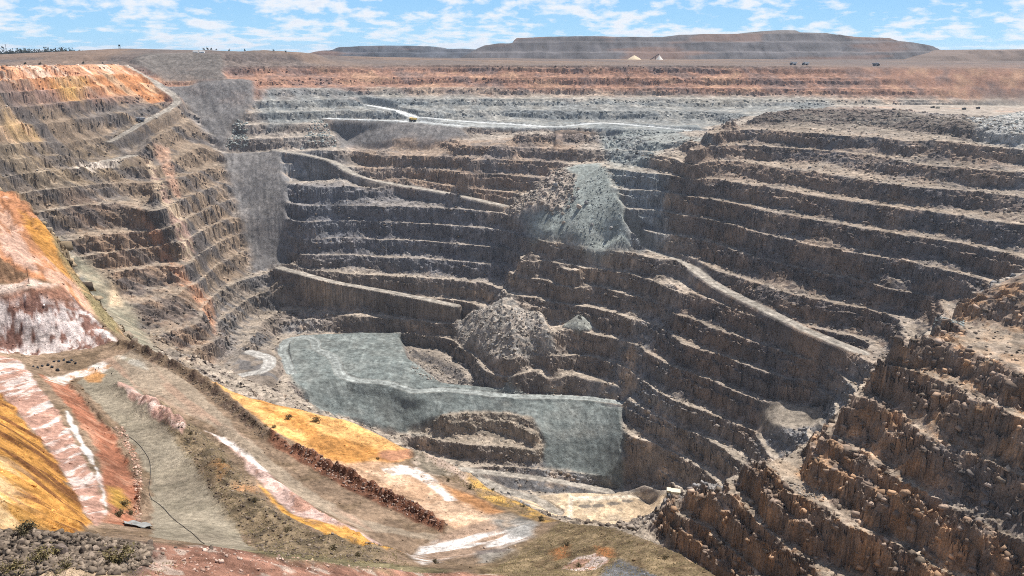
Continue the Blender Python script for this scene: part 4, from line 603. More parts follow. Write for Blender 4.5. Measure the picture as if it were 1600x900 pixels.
{'name':'brown bund','poly':[[-102.32,204.18],[-105.23,206.77],[-108.45,209.9],[-100.26,206.27],[-91.05,199.99],[-83.73,194.81],[-75.51,186.85],[-69.66,179.65],[-64.16,172.81],[-57.3,164.58],[-50.95,156.87],[-51.67,155.88],[-52.31,154.73],[-58.08,161.15],[-64.29,168.11],[-71.82,176.83],[-80.08,186.4],[-86.07,191.5],[-92.2,196.52],[-97.09,200.11]],'h':None,'rough':0.9,'f':0.6,'warp':0.7,'col':(0.19,0.135,0.09),'kind':None,'col2':(0.12,0.08,0.06),'ms':2,'mt':0.2},
{'name':'yellow bench','poly':[[-63.11,173.21],[-68.69,179.71],[-74.68,186.74],[-73.31,186.22],[-72.01,185.83],[-67.69,184.69],[-63.39,183.5],[-56.37,180.88],[-49.75,179.16],[-43.1,176.97],[-36.41,173.98],[-29.86,169.56],[-23.54,165.09],[-22.7,162.42],[-21.87,159.69],[-23.8,155.98],[-25.74,152.95],[-27.33,148.4],[-28.85,144.15],[-32.58,145.29],[-36.39,146.6],[-43.19,153.16],[-50.52,160.2],[-56.63,166.57]],'h':None,'rough':None,'f':0.8,'warp':0.7,'col':(0.74,0.405,0.15),'kind':None,'col2':(0.55,0.26,0.075),'ms':7,'mt':0.15,'st':(-0.679,3),'rel':0.8},
{'name':'rosy bench','poly':[[-32.43,142.96],[-37.63,147.8],[-43.11,152.83],[-38.56,150.46],[-34.17,148.38],[-30.68,150.65],[-27.1,153.11],[-23.36,152.83],[-19.65,152.7],[-14.73,146.86],[-10.08,140.57],[-5.4,133.25],[-1.14,126.15],[-2.76,121.42],[-4.27,116.89],[-7.97,120.87],[-11.81,124.1],[-16.66,129.68],[-21.8,135.02],[-27.0,138.96]],'h':None,'rough':None,'f':1.2,'warp':0.7,'col':(0.47,0.3,0.19),'kind':None,'col2':(0.58,0.4,0.27),'ms':6,'mt':0.2},
{'name':'dark red bund','poly':[[-51.51,153.4],[-51.65,155.37],[-51.76,157.31],[-47.11,154.02],[-42.54,150.57],[-36.18,145.65],[-30.14,140.91],[-24.35,135.93],[-18.89,131.12],[-14.94,127.14],[-11.17,123.06],[-11.61,121.64],[-12.04,120.32],[-16.31,124.15],[-20.76,127.81],[-25.77,131.86],[-31.04,136.09],[-36.83,141.52],[-42.96,147.06],[-47.23,150.4]],'h':None,'rough':0.9,'f':0.5,'warp':0.7,'col':(0.17,0.075,0.045),'kind':None,'col2':(0.27,0.13,0.08),'ms':2,'mt':0.2},  # dark red earth of the bund itself
{'name':'salt edge','poly':[[-24.68,146.04],[-25.64,147.19],[-26.6,148.35],[-25.16,150.5],[-23.68,152.68],[-21.7,152.99],[-19.75,153.58],[-17.59,150.45],[-15.49,147.28],[-13.05,141.6],[-10.74,135.88],[-11.46,135.71],[-12.18,135.54],[-14.69,139.61],[-17.29,143.47],[-19.14,145.63],[-21.04,147.8],[-22.87,146.91]],'h':None,'rough':None,'f':0.6,'warp':0.7,'col':(0.82,0.76,0.7),'kind':None,'col2':(0.55,0.42,0.33),'ms':2.5,'mt':0.25},
{'name':'rusty rim','poly':[[-29.06,155.11],[-29.12,158.35],[-29.15,161.51],[-26.22,163.19],[-23.26,165.13],[-22.57,162.53],[-21.87,159.69],[-23.85,156.38],[-25.86,153.74],[-27.45,154.43]],'h':None,'rough':None,'f':1,'warp':0.7,'col':(0.4,0.2,0.12),'kind':None},
{'name':'scrub rim','poly':[[-21.43,156.17],[-21.92,160.13],[-22.48,164.61],[-18.99,162.25],[-15.59,160.16],[-13.19,158.17],[-10.75,154.97],[-12.12,153.03],[-13.46,151.19],[-15.39,150.42],[-17.31,149.72],[-19.34,152.93]],'h':None,'rough':None,'f':1,'warp':0.7,'col':(0.24,0.2,0.15),'kind':None,'col2':(0.45,0.36,0.28),'ms':3,'mt':0.2},
{'name':'pale rim','poly':[[-16.69,156.92],[-19.25,161.36],[-21.68,164.09],[-16.34,160.7],[-11.17,157.24],[-8.22,153.9],[-5.35,149.75],[-6.32,148.94],[-7.21,146.59],[-9.35,149.76],[-11.56,152.75],[-14.1,154.86]],'h':None,'rough':None,'f':0.8,'warp':0.7,'col':(0.5,0.38,0.3),'kind':None,'col2':(0.3,0.25,0.2),'ms':3,'mt':0.2},
{'name':'ochre rim','poly':[[-6.35,141.54],[-8.29,148.58],[-10.38,155.59],[-7.51,153.07],[-4.66,148.93],[-0.32,144.32],[3.76,139.22],[6.64,133.72],[9.18,126.7],[7.47,126.9],[5.72,126.16],[2.94,129.92],[0.0,132.66],[-3.09,137.28]],'h':None,'rough':None,'f':1,'warp':0.7,'col':(0.52,0.31,0.09),'kind':None,'col2':(0.3,0.2,0.11),'ms':5,'mt':0.15},
{'name':'rusty slope','poly':[[-9.71,134.99],[-11.92,140.01],[-14.23,144.89],[-10.87,142.9],[-7.57,140.72],[-4.3,136.58],[-1.19,132.19],[-2.36,130.7],[-3.51,129.39],[-6.55,132.09]],'h':None,'rough':None,'f':1.2,'warp':0.7,'col':(0.4,0.2,0.09),'kind':None},
{'name':'salt flat','poly':[[-11.99,92.88],[-13.97,98.59],[-16.12,104.48],[-14.56,114.49],[-11.92,118.95],[-9.4,121.64],[-6.78,124.66],[-3.45,126.93],[0.0,129.9],[2.02,127.17],[3.93,123.92],[3.55,120.15],[3.19,116.58],[1.05,114.77],[-1.03,112.87],[-4.54,110.03],[-7.84,106.67],[-10.53,103.99]],'h':None,'rough':None,'f':1,'warp':0.7,'col':(0.8,0.74,0.69),'kind':None,'col2':(0.36,0.25,0.18),'ms':5,'mt':-0.05,'st':(0.717,4)},
{'name':'wet clay','poly':[[0.0,118.05],[-2.7,123.75],[-5.58,128.52],[-2.83,130.35],[0.0,132.66],[2.23,129.75],[4.35,126.26],[4.01,121.02],[3.71,116.33],[1.87,117.19]],'h':None,'rough':None,'f':1.2,'warp':0.7,'col':(0.2,0.2,0.185),'kind':None,'col2':(0.33,0.27,0.21),'ms':6,'mt':0.3,'a':0.8},
{'name':'grey clay','poly':[[-4.79,104.01],[-5.18,107.41],[-5.59,110.91],[-3.32,111.44],[-1.02,111.78],[0.51,110.53],[2.0,109.33],[0.49,106.09],[-0.91,99.07],[-2.77,100.33]],'h':None,'rough':None,'f':1,'warp':0.7,'col':(0.33,0.3,0.26),'kind':None,'col2':(0.15,0.13,0.12),'ms':3,'mt':0.2},
{'name':'knoll','poly':[[-5.05,91.04],[-2.92,105.79],[0.0,109.86],[2.87,114.38],[5.97,119.46],[7.53,122.97],[9.17,126.7],[12.88,118.48],[15.91,109.62],[18.58,102.05],[20.89,95.24],[102.72,390.45],[114.01,370.87],[25.91,78.13],[26.52,74.48],[13.18,74.02],[0.0,68.52],[-2.18,78.22]],'h':None,'rough':0.6,'f':1.2,'warp':0.7,'col':(0.245,0.18,0.105),'kind':None,'col2':(0.15,0.105,0.06),'ms':2,'mt':0.1},
{'name':'rust','poly':[[6.38,99.18],[6.19,102.28],[6.03,106.16],[7.19,106.92],[8.36,107.65],[8.31,103.7],[8.29,100.44],[7.34,99.84]],'h':None,'rough':None,'f':0.8,'warp':0.7,'col':(0.42,0.17,0.06),'kind':None,'a':0.8},
{'name':'rust','poly':[[12.38,96.26],[12.27,99.21],[12.2,102.63],[13.19,101.2],[14.16,99.91],[13.94,97.18],[13.74,94.65],[13.06,95.45]],'h':None,'rough':None,'f':0.8,'warp':0.7,'col':(0.42,0.17,0.06),'kind':None,'a':0.8},
{'name':'pale rim of hollow','poly':[[8.68,89.41],[7.91,91.66],[7.16,94.63],[8.1,96.67],[9.07,98.73],[10.42,98.71],[11.76,98.63],[12.56,95.97],[13.34,93.53],[12.32,92.18],[11.22,90.01],[9.95,89.78]],'h':None,'rough':None,'f':0.4,'warp':0.7,'col':(0.62,0.5,0.44),'kind':None,'col2':(0.4,0.2,0.12),'ms':1.5,'mt':0.2},
{'name':'rosy hollow','poly':[[8.96,92.45],[8.18,93.81],[7.35,94.9],[8.23,96.15],[9.13,97.37],[9.88,96.85],[10.63,96.33],[9.83,94.85]],'h':None,'rough':None,'f':0.4,'warp':0.7,'col':(0.48,0.28,0.2),'kind':None},
{'name':'grey pan','poly':[[10.68,82.18],[10.82,84.95],[10.98,88.03],[12.65,91.49],[14.21,93.71],[15.35,91.35],[16.42,89.05],[17.4,85.54],[18.37,82.56],[14.55,82.54]],'h':None,'rough':None,'f':0.6,'warp':0.7,'col':(0.13,0.13,0.135),'kind':None},
{'name':'red soil','poly':[[-21.17,37.76],[-22.79,39.36],[-25.24,42.26],[-24.33,43.88],[-23.57,46.04],[-22.12,46.98],[-36.84,85.67],[-32.6,83.68],[-18.05,51.71],[-16.34,53.81],[-14.37,55.69],[-11.83,58.24],[-12.54,84.79],[-6.45,87.21],[0.0,87.46],[1.89,81.39],[3.57,76.68],[-12.17,47.41]],'h':None,'rough':0.8,'f':0.8,'warp':0.7,'col':(0.36,0.185,0.13),'kind':None,'col2':(0.55,0.42,0.34),'ms':1.2,'mt':0.32},
{'name':'olive foot','poly':[[-16.74,51.94],[-18.23,51.57],[-33.47,86.99],[-31.62,88.45],[-29.58,89.61],[-24.7,89.66],[-19.87,89.99],[-14.15,90.29],[-8.27,89.54],[-8.09,87.54],[-7.94,85.79],[-11.8,85.13],[-10.92,59.13],[-14.15,55.79]],'h':None,'rough':None,'f':1,'warp':0.7,'col':(0.21,0.175,0.1),'kind':None,'col2':(0.13,0.11,0.06),'ms':1.5,'mt':0.2},
{'name':'rubble heap','poly':[[-32.68,36.96],[-35.79,41.02],[-56.1,65.17],[-52.34,65.92],[-32.75,45.05],[-47.37,69.47],[-28.73,45.11],[-27.01,44.94],[-25.61,45.3],[-24.63,45.53],[-23.69,45.88],[-22.82,45.07],[-22.01,44.33],[-21.43,41.76],[-20.78,39.22],[-26.76,37.85]],'h':None,'rough':1,'f':1,'warp':0.7,'col':(0.075,0.062,0.054),'kind':None,'col2':(0.12,0.1,0.085),'ms':1.0,'mt':0.2},
{'name':'sandy foot','poly':[[-27.84,37.34],[-28.2,37.93],[-28.59,38.54],[-27.64,39.32],[-26.76,40.3],[-25.16,40.39],[-23.66,40.67],[-22.52,39.51],[-21.58,38.7],[-24.61,37.77]],'h':None,'rough':None,'f':0.8,'warp':0.7,'col':(0.45,0.33,0.22),'kind':None},
{'name':'pink windrow','poly':[[-88.46,171.95],[-92.72,177.06],[-97.18,182.39],[-96.37,182.66],[-95.56,182.93],[-91.47,179.15],[-87.54,175.52],[-82.24,169.57],[-77.2,163.86],[-72.27,158.2],[-67.95,153.6],[-67.73,151.45],[-67.48,149.27],[-69.86,151.43],[-72.34,153.7],[-75.06,156.59],[-77.87,159.59],[-83.04,165.67]],'h':None,'rough':None,'f':0.4,'warp':0.7,'col':(0.5,0.31,0.25),'kind':None,'col2':(0.66,0.5,0.43),'ms':2.5,'mt':0.2},
{'name':'left wall','poly':[[-538.5,674.9],[-560.5,713.5],[-569.2,735.8],[-638.4,916.9],[-654.5,1057.4],[-649.5,1224.2],[-609.8,1379.9],[-582.6,1382.7],[-553.6,1381.9],[-517.1,1353.1],[-480.3,1321.8],[-427.4,1224.0],[-387.2,1157.6],[-377.6,1071.4],[-356.9,962.3],[-350.7,876.9],[-275.0,640.0],[-289.6,640.1],[-304.0,640.2],[-451.4,890.9],[-496.5,923.1],[-544.6,959.1],[-581.7,974.2],[-597.3,965.8],[-605.8,947.0],[-516.3,718.3]],'h':None,'rough':1.5,'f':10,'warp':5,'col':(0.215,0.155,0.105),'kind':None,'col2':(0.1,0.085,0.078),'ms':26,'mt':0.05,'a':0.85},
{'name':'left wall rust','poly':[[-538.5,970.4],[-556.1,996.6],[-573.9,1023.0],[-545.6,1058.4],[-501.0,1066.3],[-467.1,1024.5],[-445.3,1008.2],[-408.1,975.6],[-374.9,950.6],[-357.4,914.4],[-343.1,886.2],[-362.9,876.8],[-382.1,867.5],[-421.3,895.6],[-457.8,915.9],[-499.3,946.1]],'h':None,'rough':None,'f':12,'warp':5,'col':(0.27,0.175,0.115),'kind':None,'col2':(0.13,0.1,0.085),'ms':16,'mt':0.1,'a':0.6},
{'name':'left wall buff','poly':[[-528.9,660.0],[-553.2,699.6],[-564.9,723.9],[-638.9,1029.8],[-596.1,1294.7],[-571.8,1236.2],[-537.5,1156.8],[-565.1,1069.1],[-589.9,994.6],[-506.7,726.8]],'h':None,'rough':None,'f':12,'warp':5,'col':(0.26,0.195,0.125),'kind':None,'col2':(0.13,0.11,0.095),'ms':20,'mt':0.0,'a':0.6},
{'name':'warm wall','poly':[[207.7,1036.8],[222.4,1057.5],[265.0,1204.6],[355.5,1121.6],[488.5,1182.3],[507.4,971.9],[547.4,865.4],[468.7,709.1],[395.5,572.1],[339.6,585.3],[315.5,674.0],[280.7,699.2],[232.0,696.9],[192.5,769.0],[146.6,861.1],[183.1,874.9],[227.7,921.7],[220.2,985.7]],'h':None,'rough':None,'f':15,'warp':5,'col':(0.225,0.16,0.12),'kind':None,'col2':(0.125,0.105,0.1),'ms':26,'mt':0.05,'a':0.7},
{'name':'warm wall','poly':[[-341.2,1177.9],[-342.8,1204.8],[-351.5,1257.3],[-250.0,1226.9],[-159.9,1249.7],[-61.7,1179.7],[26.4,1089.2],[13.2,1074.6],[0.0,1053.2],[-146.5,1113.3],[-299.2,1137.8],[-321.2,1162.3]],'h':None,'rough':None,'f':15,'warp':5,'col':(0.165,0.165,0.178),'kind':None,'col2':(0.125,0.128,0.145),'ms':30,'mt':0.05,'a':0.75},  # blue-grey of the shaded centre faces painted into the wall colour
{'name':'warm wall','poly':[[-249.2,1306.8],[-260.9,1332.2],[-281.3,1399.9],[-66.0,1342.9],[140.1,1373.7],[97.3,1230.7],[64.8,1163.6],[32.7,1167.4],[0.0,1175.4],[-77.1,1201.6],[-157.4,1227.2],[-202.1,1266.5]],'h':None,'rough':None,'f':10,'warp':5,'col':(0.29,0.2,0.14),'kind':None,'col2':(0.19,0.15,0.13),'ms':25,'mt':0.05,'a':0.7},
{'name':'oxide face','poly':[[-778.5,1009.5],[-836.0,1086.5],[-936.5,1220.0],[-849.5,1229.6],[-749.3,1220.1],[-696.8,1292.6],[-684.2,1474.4],[-652.6,1443.0],[-636.4,1444.9],[-620.2,1435.3],[-602.3,1421.2],[-592.1,1407.9],[-584.3,1400.1],[-589.1,1382.1],[-591.4,1359.1],[-609.9,1361.2],[-623.1,1352.0],[-636.8,1322.4],[-648.3,1291.1],[-649.5,1253.4],[-650.4,1217.0],[-657.4,1189.4],[-663.5,1162.0],[-665.6,1121.0],[-664.6,1078.0],[-699.8,1008.6]],'h':None,'rough':None,'f':6,'warp':5,'col':(0.44,0.195,0.085),'kind':None,'col2':(0.52,0.33,0.2),'ms':9,'mt':0.2,'st':(-0.883,2.5)},
{'name':'oxide face','poly':[[-654.9,1200.6],[-659.0,1197.5],[-663.7,1195.3],[-662.2,1236.3],[-659.8,1278.4],[-652.9,1252.0],[-647.2,1228.1],[-651.2,1214.5]],'h':None,'rough':None,'f':10,'warp':5,'col':(0.45,0.27,0.09),'kind':None},
{'name':'pale knob','poly':[[-626.8,884.7],[-621.6,881.1],[-572.2,814.7],[-629.8,950.0],[-640.2,1026.7],[-641.3,1044.2],[-641.7,1061.0],[-638.9,1071.3],[-635.7,1081.4],[-633.2,1090.3],[-630.2,1098.5],[-629.8,1047.3],[-626.5,996.0],[-620.7,928.2]],'h':None,'rough':None,'f':6,'warp':5,'col':(0.55,0.36,0.22),'kind':None,'col2':(0.36,0.24,0.12),'ms':25,'mt':0.2},
{'name':'rusty nose','poly':[[-462.6,1014.1],[-476.9,1026.2],[-497.0,1050.4],[-480.9,1033.5],[-469.5,1026.4],[-458.9,1020.0],[-447.9,1012.6],[-430.7,998.7],[-415.4,989.1],[-402.0,991.3],[-392.6,1004.4],[-378.8,984.2],[-364.4,961.8],[-347.2,922.0],[-336.4,898.8],[-339.1,891.5],[-341.9,884.4],[-353.8,906.4],[-365.2,926.9],[-379.4,943.8],[-393.3,959.4],[-410.0,969.9],[-426.4,979.5],[-446.9,1002.4]],'h':None,'rough':None,'f':4,'warp':5,'col':(0.4,0.215,0.13),'kind':None,'col2':(0.27,0.18,0.13),'ms':12,'mt':0.2},
{'name':'tan vein','poly':[[-492.0,1104.2],[-522.2,1157.0],[-553.1,1210.1],[-546.9,1212.9],[-540.9,1216.2],[-513.5,1167.5],[-481.7,1107.5],[-460.3,1086.2],[-444.6,1078.0],[-434.0,1057.3],[-424.1,1038.3],[-420.3,1016.7],[-418.3,1000.1],[-431.9,1019.4],[-445.4,1038.2],[-460.4,1052.6]],'h':None,'rough':None,'f':4,'warp':5,'col':(0.48,0.37,0.26),'kind':None,'col2':(0.3,0.2,0.16),'ms':10,'mt':0.1},
{'name':'tan vein','poly':[[-505.0,1163.9],[-532.2,1216.2],[-548.9,1243.5],[-541.7,1252.0],[-535.2,1262.3],[-515.8,1223.9],[-482.0,1150.9],[-473.0,1137.5],[-466.0,1129.1],[-467.9,1115.3],[-469.9,1102.2],[-483.8,1124.7]],'h':None,'rough':None,'f':4,'warp':5,'col':(0.42,0.26,0.18),'kind':None,'col2':(0.3,0.2,0.15),'ms':10,'mt':0.1},
{'name':'scrubby toe','poly':[[-546.5,947.4],[-559.3,960.6],[-569.5,969.2],[-556.7,967.0],[-541.9,961.4],[-519.1,954.2],[-493.7,941.8],[-471.9,924.4],[-451.9,909.9],[-429.8,884.5],[-292.1,615.2],[-266.0,588.7],[-243.0,567.0],[-258.2,581.4],[-274.1,596.5],[-294.9,605.5],[-316.5,615.5],[-397.3,743.6],[-504.3,910.2],[-531.0,938.9]],'h':0.25,'rough':0.5,'f':10,'warp':5,'col':(0.22,0.205,0.15),'kind':None,'col2':(0.29,0.25,0.18),'ms':14,'mt':0.2},
{'name':'pale rock','poly':[[-461.3,792.1],[-542.4,933.8],[-547.7,945.4],[-543.7,952.2],[-539.0,957.9],[-535.4,945.6],[-531.8,933.7],[-517.3,898.0]],'h':None,'rough':None,'f':4,'warp':5,'col':(0.55,0.4,0.26),'kind':None},
{'name':'pale rock','poly':[[-471.8,903.5],[-479.2,917.3],[-487.9,933.5],[-482.1,935.4],[-476.1,937.2],[-468.5,921.2],[-461.0,905.4],[-466.4,904.5]],'h':None,'rough':None,'f':4,'warp':5,'col':(0.55,0.42,0.28),'kind':None},
{'name':'pale pad','poly':[[-578.2,1086.0],[-584.4,1084.0],[-590.4,1081.5],[-587.1,1115.1],[-585.0,1153.4],[-572.4,1170.6],[-563.3,1196.6],[-553.1,1177.3],[-552.0,1177.1],[-559.6,1154.8],[-564.9,1129.4],[-572.4,1108.7]],'h':None,'rough':None,'f':5,'warp':5,'col':(0.58,0.5,0.42),'kind':None},
{'name':'greenish wall','poly':[[-446.2,1435.7],[-441.3,1460.8],[-439.6,1498.0],[-346.7,1546.8],[-242.0,1563.7],[-120.5,1555.4],[0.0,1540.5],[119.5,1542.2],[238.9,1541.2],[415.0,1529.6],[585.7,1510.9],[580.3,1494.6],[559.7,1439.1],[422.0,1335.9],[331.3,1366.4],[311.0,1323.6],[294.9,1296.2],[156.5,1377.1],[0.0,1414.2],[-89.3,1426.3],[-180.9,1447.3],[-255.5,1453.2],[-327.1,1443.6],[-370.1,1411.6],[-413.9,1389.5],[-430.9,1415.7]],'h':None,'rough':None,'f':12,'warp':5,'col':(0.185,0.2,0.2),'kind':None,'col2':(0.28,0.28,0.26),'ms':30,'mt':0.15,'a':0.9},
{'name':'pale band','poly':[[-238.4,1537.1],[-265.3,1558.1],[-292.6,1578.7],[-146.4,1578.4],[0.0,1569.6],[240.6,1554.5],[474.3,1530.6],[696.4,1496.4],[912.7,1468.9],[907.4,1458.8],[850.8,1366.2],[680.1,1457.6],[464.5,1494.6],[234.8,1511.6],[0.0,1524.8],[-119.1,1535.7]],'h':None,'rough':None,'f':10,'warp':8,'col':(0.37,0.33,0.27),'kind':None,'col2':(0.27,0.25,0.22),'ms':26,'mt':0.1,'a':0.5},
{'name':'gully rock','poly':[[137.2,1154.5],[139.4,1240.9],[145.4,1372.3],[178.7,1360.6],[212.9,1357.8],[259.9,1325.1],[275.0,1167.7],[259.6,1083.3],[262.9,1078.6],[246.5,1138.1],[221.8,1171.8],[198.4,1114.6],[183.4,1100.9],[171.7,1078.0],[162.2,1067.6],[148.7,1067.3],[135.5,1070.2],[135.2,1101.6]],'h':None,'rough':None,'f':8,'warp':5,'col':(0.245,0.262,0.25),'kind':None,'col2':(0.18,0.19,0.19),'ms':16,'mt':0.2},
{'name':'grey ends','poly':[[155.0,1040.6],[149.4,1066.8],[144.9,1103.0],[168.0,1098.1],[191.0,1094.4],[198.9,1075.8],[206.4,1057.3],[203.4,1049.7],[200.8,1044.2],[198.3,1038.3],[195.5,1030.9],[196.9,1012.2],[197.9,992.2],[181.4,999.5],[161.0,985.6],[155.9,993.3],[150.7,1000.4],[152.1,1015.8]],'h':None,'rough':None,'f':8,'warp':5,'col':(0.255,0.265,0.265),'kind':None,'col2':(0.19,0.19,0.19),'ms':14,'mt':0.2},
{'name':'light rubble','poly':[[533.9,917.4],[538.8,954.6],[579.6,1059.6],[636.2,1116.0],[701.6,1182.9],[772.8,1254.8],[844.1,1321.9],[680.9,1048.3],[598.6,906.2],[566.9,877.5],[550.7,872.1],[540.2,890.4]],'h':None,'rough':None,'f':10,'warp':5,'col':(0.38,0.37,0.345),'kind':None,'col2':(0.25,0.24,0.22),'ms':10,'mt':0.2},
{'name':'dark hilltop','poly':[[350.0,1117.7],[332.9,1135.8],[307.0,1123.9],[392.2,1205.2],[471.2,1248.3],[516.0,1221.5],[564.6,1207.8],[563.5,1089.4],[567.2,999.8],[543.2,956.2],[536.0,942.2],[512.2,985.9],[482.7,1026.3],[421.1,1075.2]],'h':None,'rough':None,'f':8,'warp':5,'col':(0.14,0.115,0.1),'kind':None,'col2':(0.19,0.165,0.14),'ms':20,'mt':0.2},
{'name':'block top','poly':[[-117.5,840.2],[-99.2,842.9],[-80.7,843.5],[-55.1,845.7],[-29.5,850.6],[-3.7,844.4],[21.8,835.0],[28.5,814.7],[35.4,807.2],[33.5,801.6],[31.6,796.0],[15.8,796.5],[0.0,802.3],[-39.2,810.6],[-79.2,819.8],[-98.3,831.3]],'h':0.9,'rough':1,'f':4,'warp':5,'col':(0.23,0.195,0.155),'kind':None,'col2':(0.33,0.27,0.21),'ms':10,'mt':0.2},
{'name':'oxide face','poly':[[-813.3,1056.2],[-863.5,1123.1],[-936.5,1220.0],[-849.5,1229.6],[-749.3,1220.1],[-696.8,1292.6],[-684.2,1474.4],[-657.5,1438.7],[-645.3,1434.2],[-653.0,1364.0],[-663.7,1307.6],[-670.4,1193.4],[-667.1,1083.0],[-723.3,1043.8]],'h':None,'rough':None,'f':4,'warp':5,'col':(0.5,0.26,0.15),'kind':None,'col2':(0.62,0.45,0.34),'ms':8,'mt':0.2,'st':(-0.883,2.5)},
{'name':'lower left wall','poly':[[-364.3,919.5],[-383.8,983.2],[-403.6,1049.1],[-393.1,1100.4],[-372.7,1130.0],[-354.3,1130.0],[-332.6,1119.3],[-328.8,1094.8],[-312.8,1030.6],[-287.0,931.5],[-264.7,846.3],[-288.7,820.4],[-322.0,823.4],[-346.6,880.3]],'h':None,'rough':None,'f':6,'warp':5,'col':(0.2,0.165,0.135),'kind':None,'col2':(0.13,0.12,0.115),'ms':18,'mt':0.1},
{'name':'buttress','poly':[[334.7,427.7],[314.1,435.8],[298.2,452.6],[296.3,465.6],[287.3,468.1],[270.2,458.2],[257.8,455.8],[224.7,419.0],[212.4,419.4],[203.6,419.5],[191.6,412.7],[188.1,412.7],[184.9,413.3],[180.6,416.1],[172.5,410.4],[154.5,414.8],[135.4,417.6],[125.1,423.1],[113.2,424.2],[107.2,433.1],[100.1,438.6],[91.5,436.4],[81.0,424.3],[87.6,407.1],[93.9,391.9],[101.2,384.3],[107.8,375.1],[116.5,307.9],[129.3,274.8],[181.4,266.0],[223.1,249.7],[256.7,307.7]],'h':None,'rough':None,'f':6,'warp':5,'col':(0.235,0.175,0.135),'kind':None,'col2':(0.375,0.235,0.14),'ms':8,'mt':0.14},
{'name':'buttress grey','poly':[[202.7,332.0],[203.1,347.0],[204.2,364.2],[213.6,346.2],[223.8,332.0],[227.8,318.3],[231.0,304.7],[228.1,298.6],[225.3,292.6],[219.7,300.8],[213.5,308.9],[208.0,319.7]],'h':None,'rough':None,'f':8,'warp':5,'col':(0.14,0.135,0.135),'kind':None,'col2':(0.2,0.17,0.15),'ms':10,'mt':0.2,'a':0.8},
{'name':'outer slope','poly':[[111.7,414.7],[108.2,432.2],[101.3,437.6],[107.8,432.3],[113.4,424.1],[119.4,418.0],[124.5,409.2],[128.2,396.4],[131.4,383.2],[127.8,387.3],[123.9,391.1],[118.2,403.4]],'h':0.1,'rough':0.2,'f':4,'warp':5,'col':(0.235,0.215,0.2),'kind':None},
{'name':'pad','poly':[[240.7,708.1],[242.6,715.6],[243.8,721.5],[266.9,704.6],[287.3,684.4],[284.9,676.0],[273.9,647.4],[266.6,667.5],[250.6,667.0],[242.7,678.3]],'h':0,'rough':0.2,'f':4,'warp':5,'col':(0.27,0.23,0.185),'kind':None},
{'name':'pond hollow','poly':[[80.5,727.8],[81.1,726.8],[81.7,725.8],[80.9,724.9],[80.2,724.0],[78.3,723.5],[76.5,723.0],[74.3,723.1],[72.1,723.2],[70.3,723.9],[68.6,724.5],[68.0,725.6],[67.4,726.6],[68.2,727.6],[68.9,728.5],[70.8,729.0],[72.6,729.5],[74.8,729.4],[77.0,729.2],[78.8,728.5]],'h':None,'rough':None,'f':1,'warp':0.5,'col':(0.17,0.145,0.12),'kind':None},
{'name':'pond hollow','poly':[[93.8,728.2],[94.3,727.2],[94.8,726.3],[94.1,725.4],[93.4,724.5],[91.7,724.0],[90.0,723.5],[88.0,723.6],[86.0,723.7],[84.4,724.3],[82.9,725.0],[82.3,725.9],[81.8,726.9],[82.5,727.8],[83.2,728.7],[84.9,729.2],[86.6,729.7],[88.6,729.6],[90.6,729.5],[92.2,728.8]],'h':None,'rough':None,'f':1,'warp':0.5,'col':(0.17,0.145,0.12),'kind':None},
{'name':'pond hollow','poly':[[109.6,730.2],[110.2,729.3],[110.7,728.3],[109.9,727.5],[109.2,726.7],[107.3,726.3],[105.5,725.9],[103.3,726.0],[101.1,726.1],[99.3,726.8],[97.6,727.4],[97.0,728.4],[96.4,729.3],[97.2,730.2],[98.0,731.1],[99.9,731.5],[101.7,732.0],[104.0,731.8],[106.2,731.7],[107.9,731.0]],'h':None,'rough':None,'f':1,'warp':0.5,'col':(0.17,0.145,0.12),'kind':None},
{'name':'pond hollow','poly':[[124.2,731.1],[124.7,730.4],[125.3,729.8],[124.6,729.3],[123.9,728.8],[122.3,728.7],[120.6,728.5],[118.6,728.8],[116.7,729.1],[115.1,729.8],[113.6,730.5],[113.0,731.3],[112.5,732.2],[113.2,732.8],[113.9,733.5],[115.6,733.6],[117.2,733.7],[119.2,733.2],[121.1,732.7],[122.7,731.9]],'h':None,'rough':None,'f':1,'warp':0.5,'col':(0.17,0.145,0.12),'kind':None},
{'name':'pond hollow','poly':[[146.5,722.4],[146.9,719.3],[147.2,715.8],[146.5,716.6],[145.7,717.5],[144.1,722.3],[142.1,725.1],[139.2,727.0],[136.1,727.7],[133.6,728.3],[131.1,728.8],[130.2,729.6],[129.3,730.5],[130.3,731.0],[131.4,731.5],[134.0,731.4],[136.5,731.2],[139.6,730.4],[142.6,728.9],[144.7,726.6]],'h':None,'rough':None,'f':1,'warp':0.5,'col':(0.17,0.145,0.12),'kind':None},
{'name':'pad rim','poly':[[45.7,573.1],[57.3,722.0],[59.0,746.9],[72.7,743.8],[86.5,741.7],[109.9,742.7],[131.8,735.5],[145.5,729.9],[156.9,715.4],[156.6,713.6],[156.3,711.7],[145.3,728.1],[131.5,732.9],[109.2,736.8],[85.9,735.2],[74.4,736.3],[63.0,737.6],[61.6,718.1],[52.0,603.7],[48.0,578.9]],'h':None,'rough':None,'f':2,'warp':1,'col':(0.62,0.53,0.42),'kind':None}]
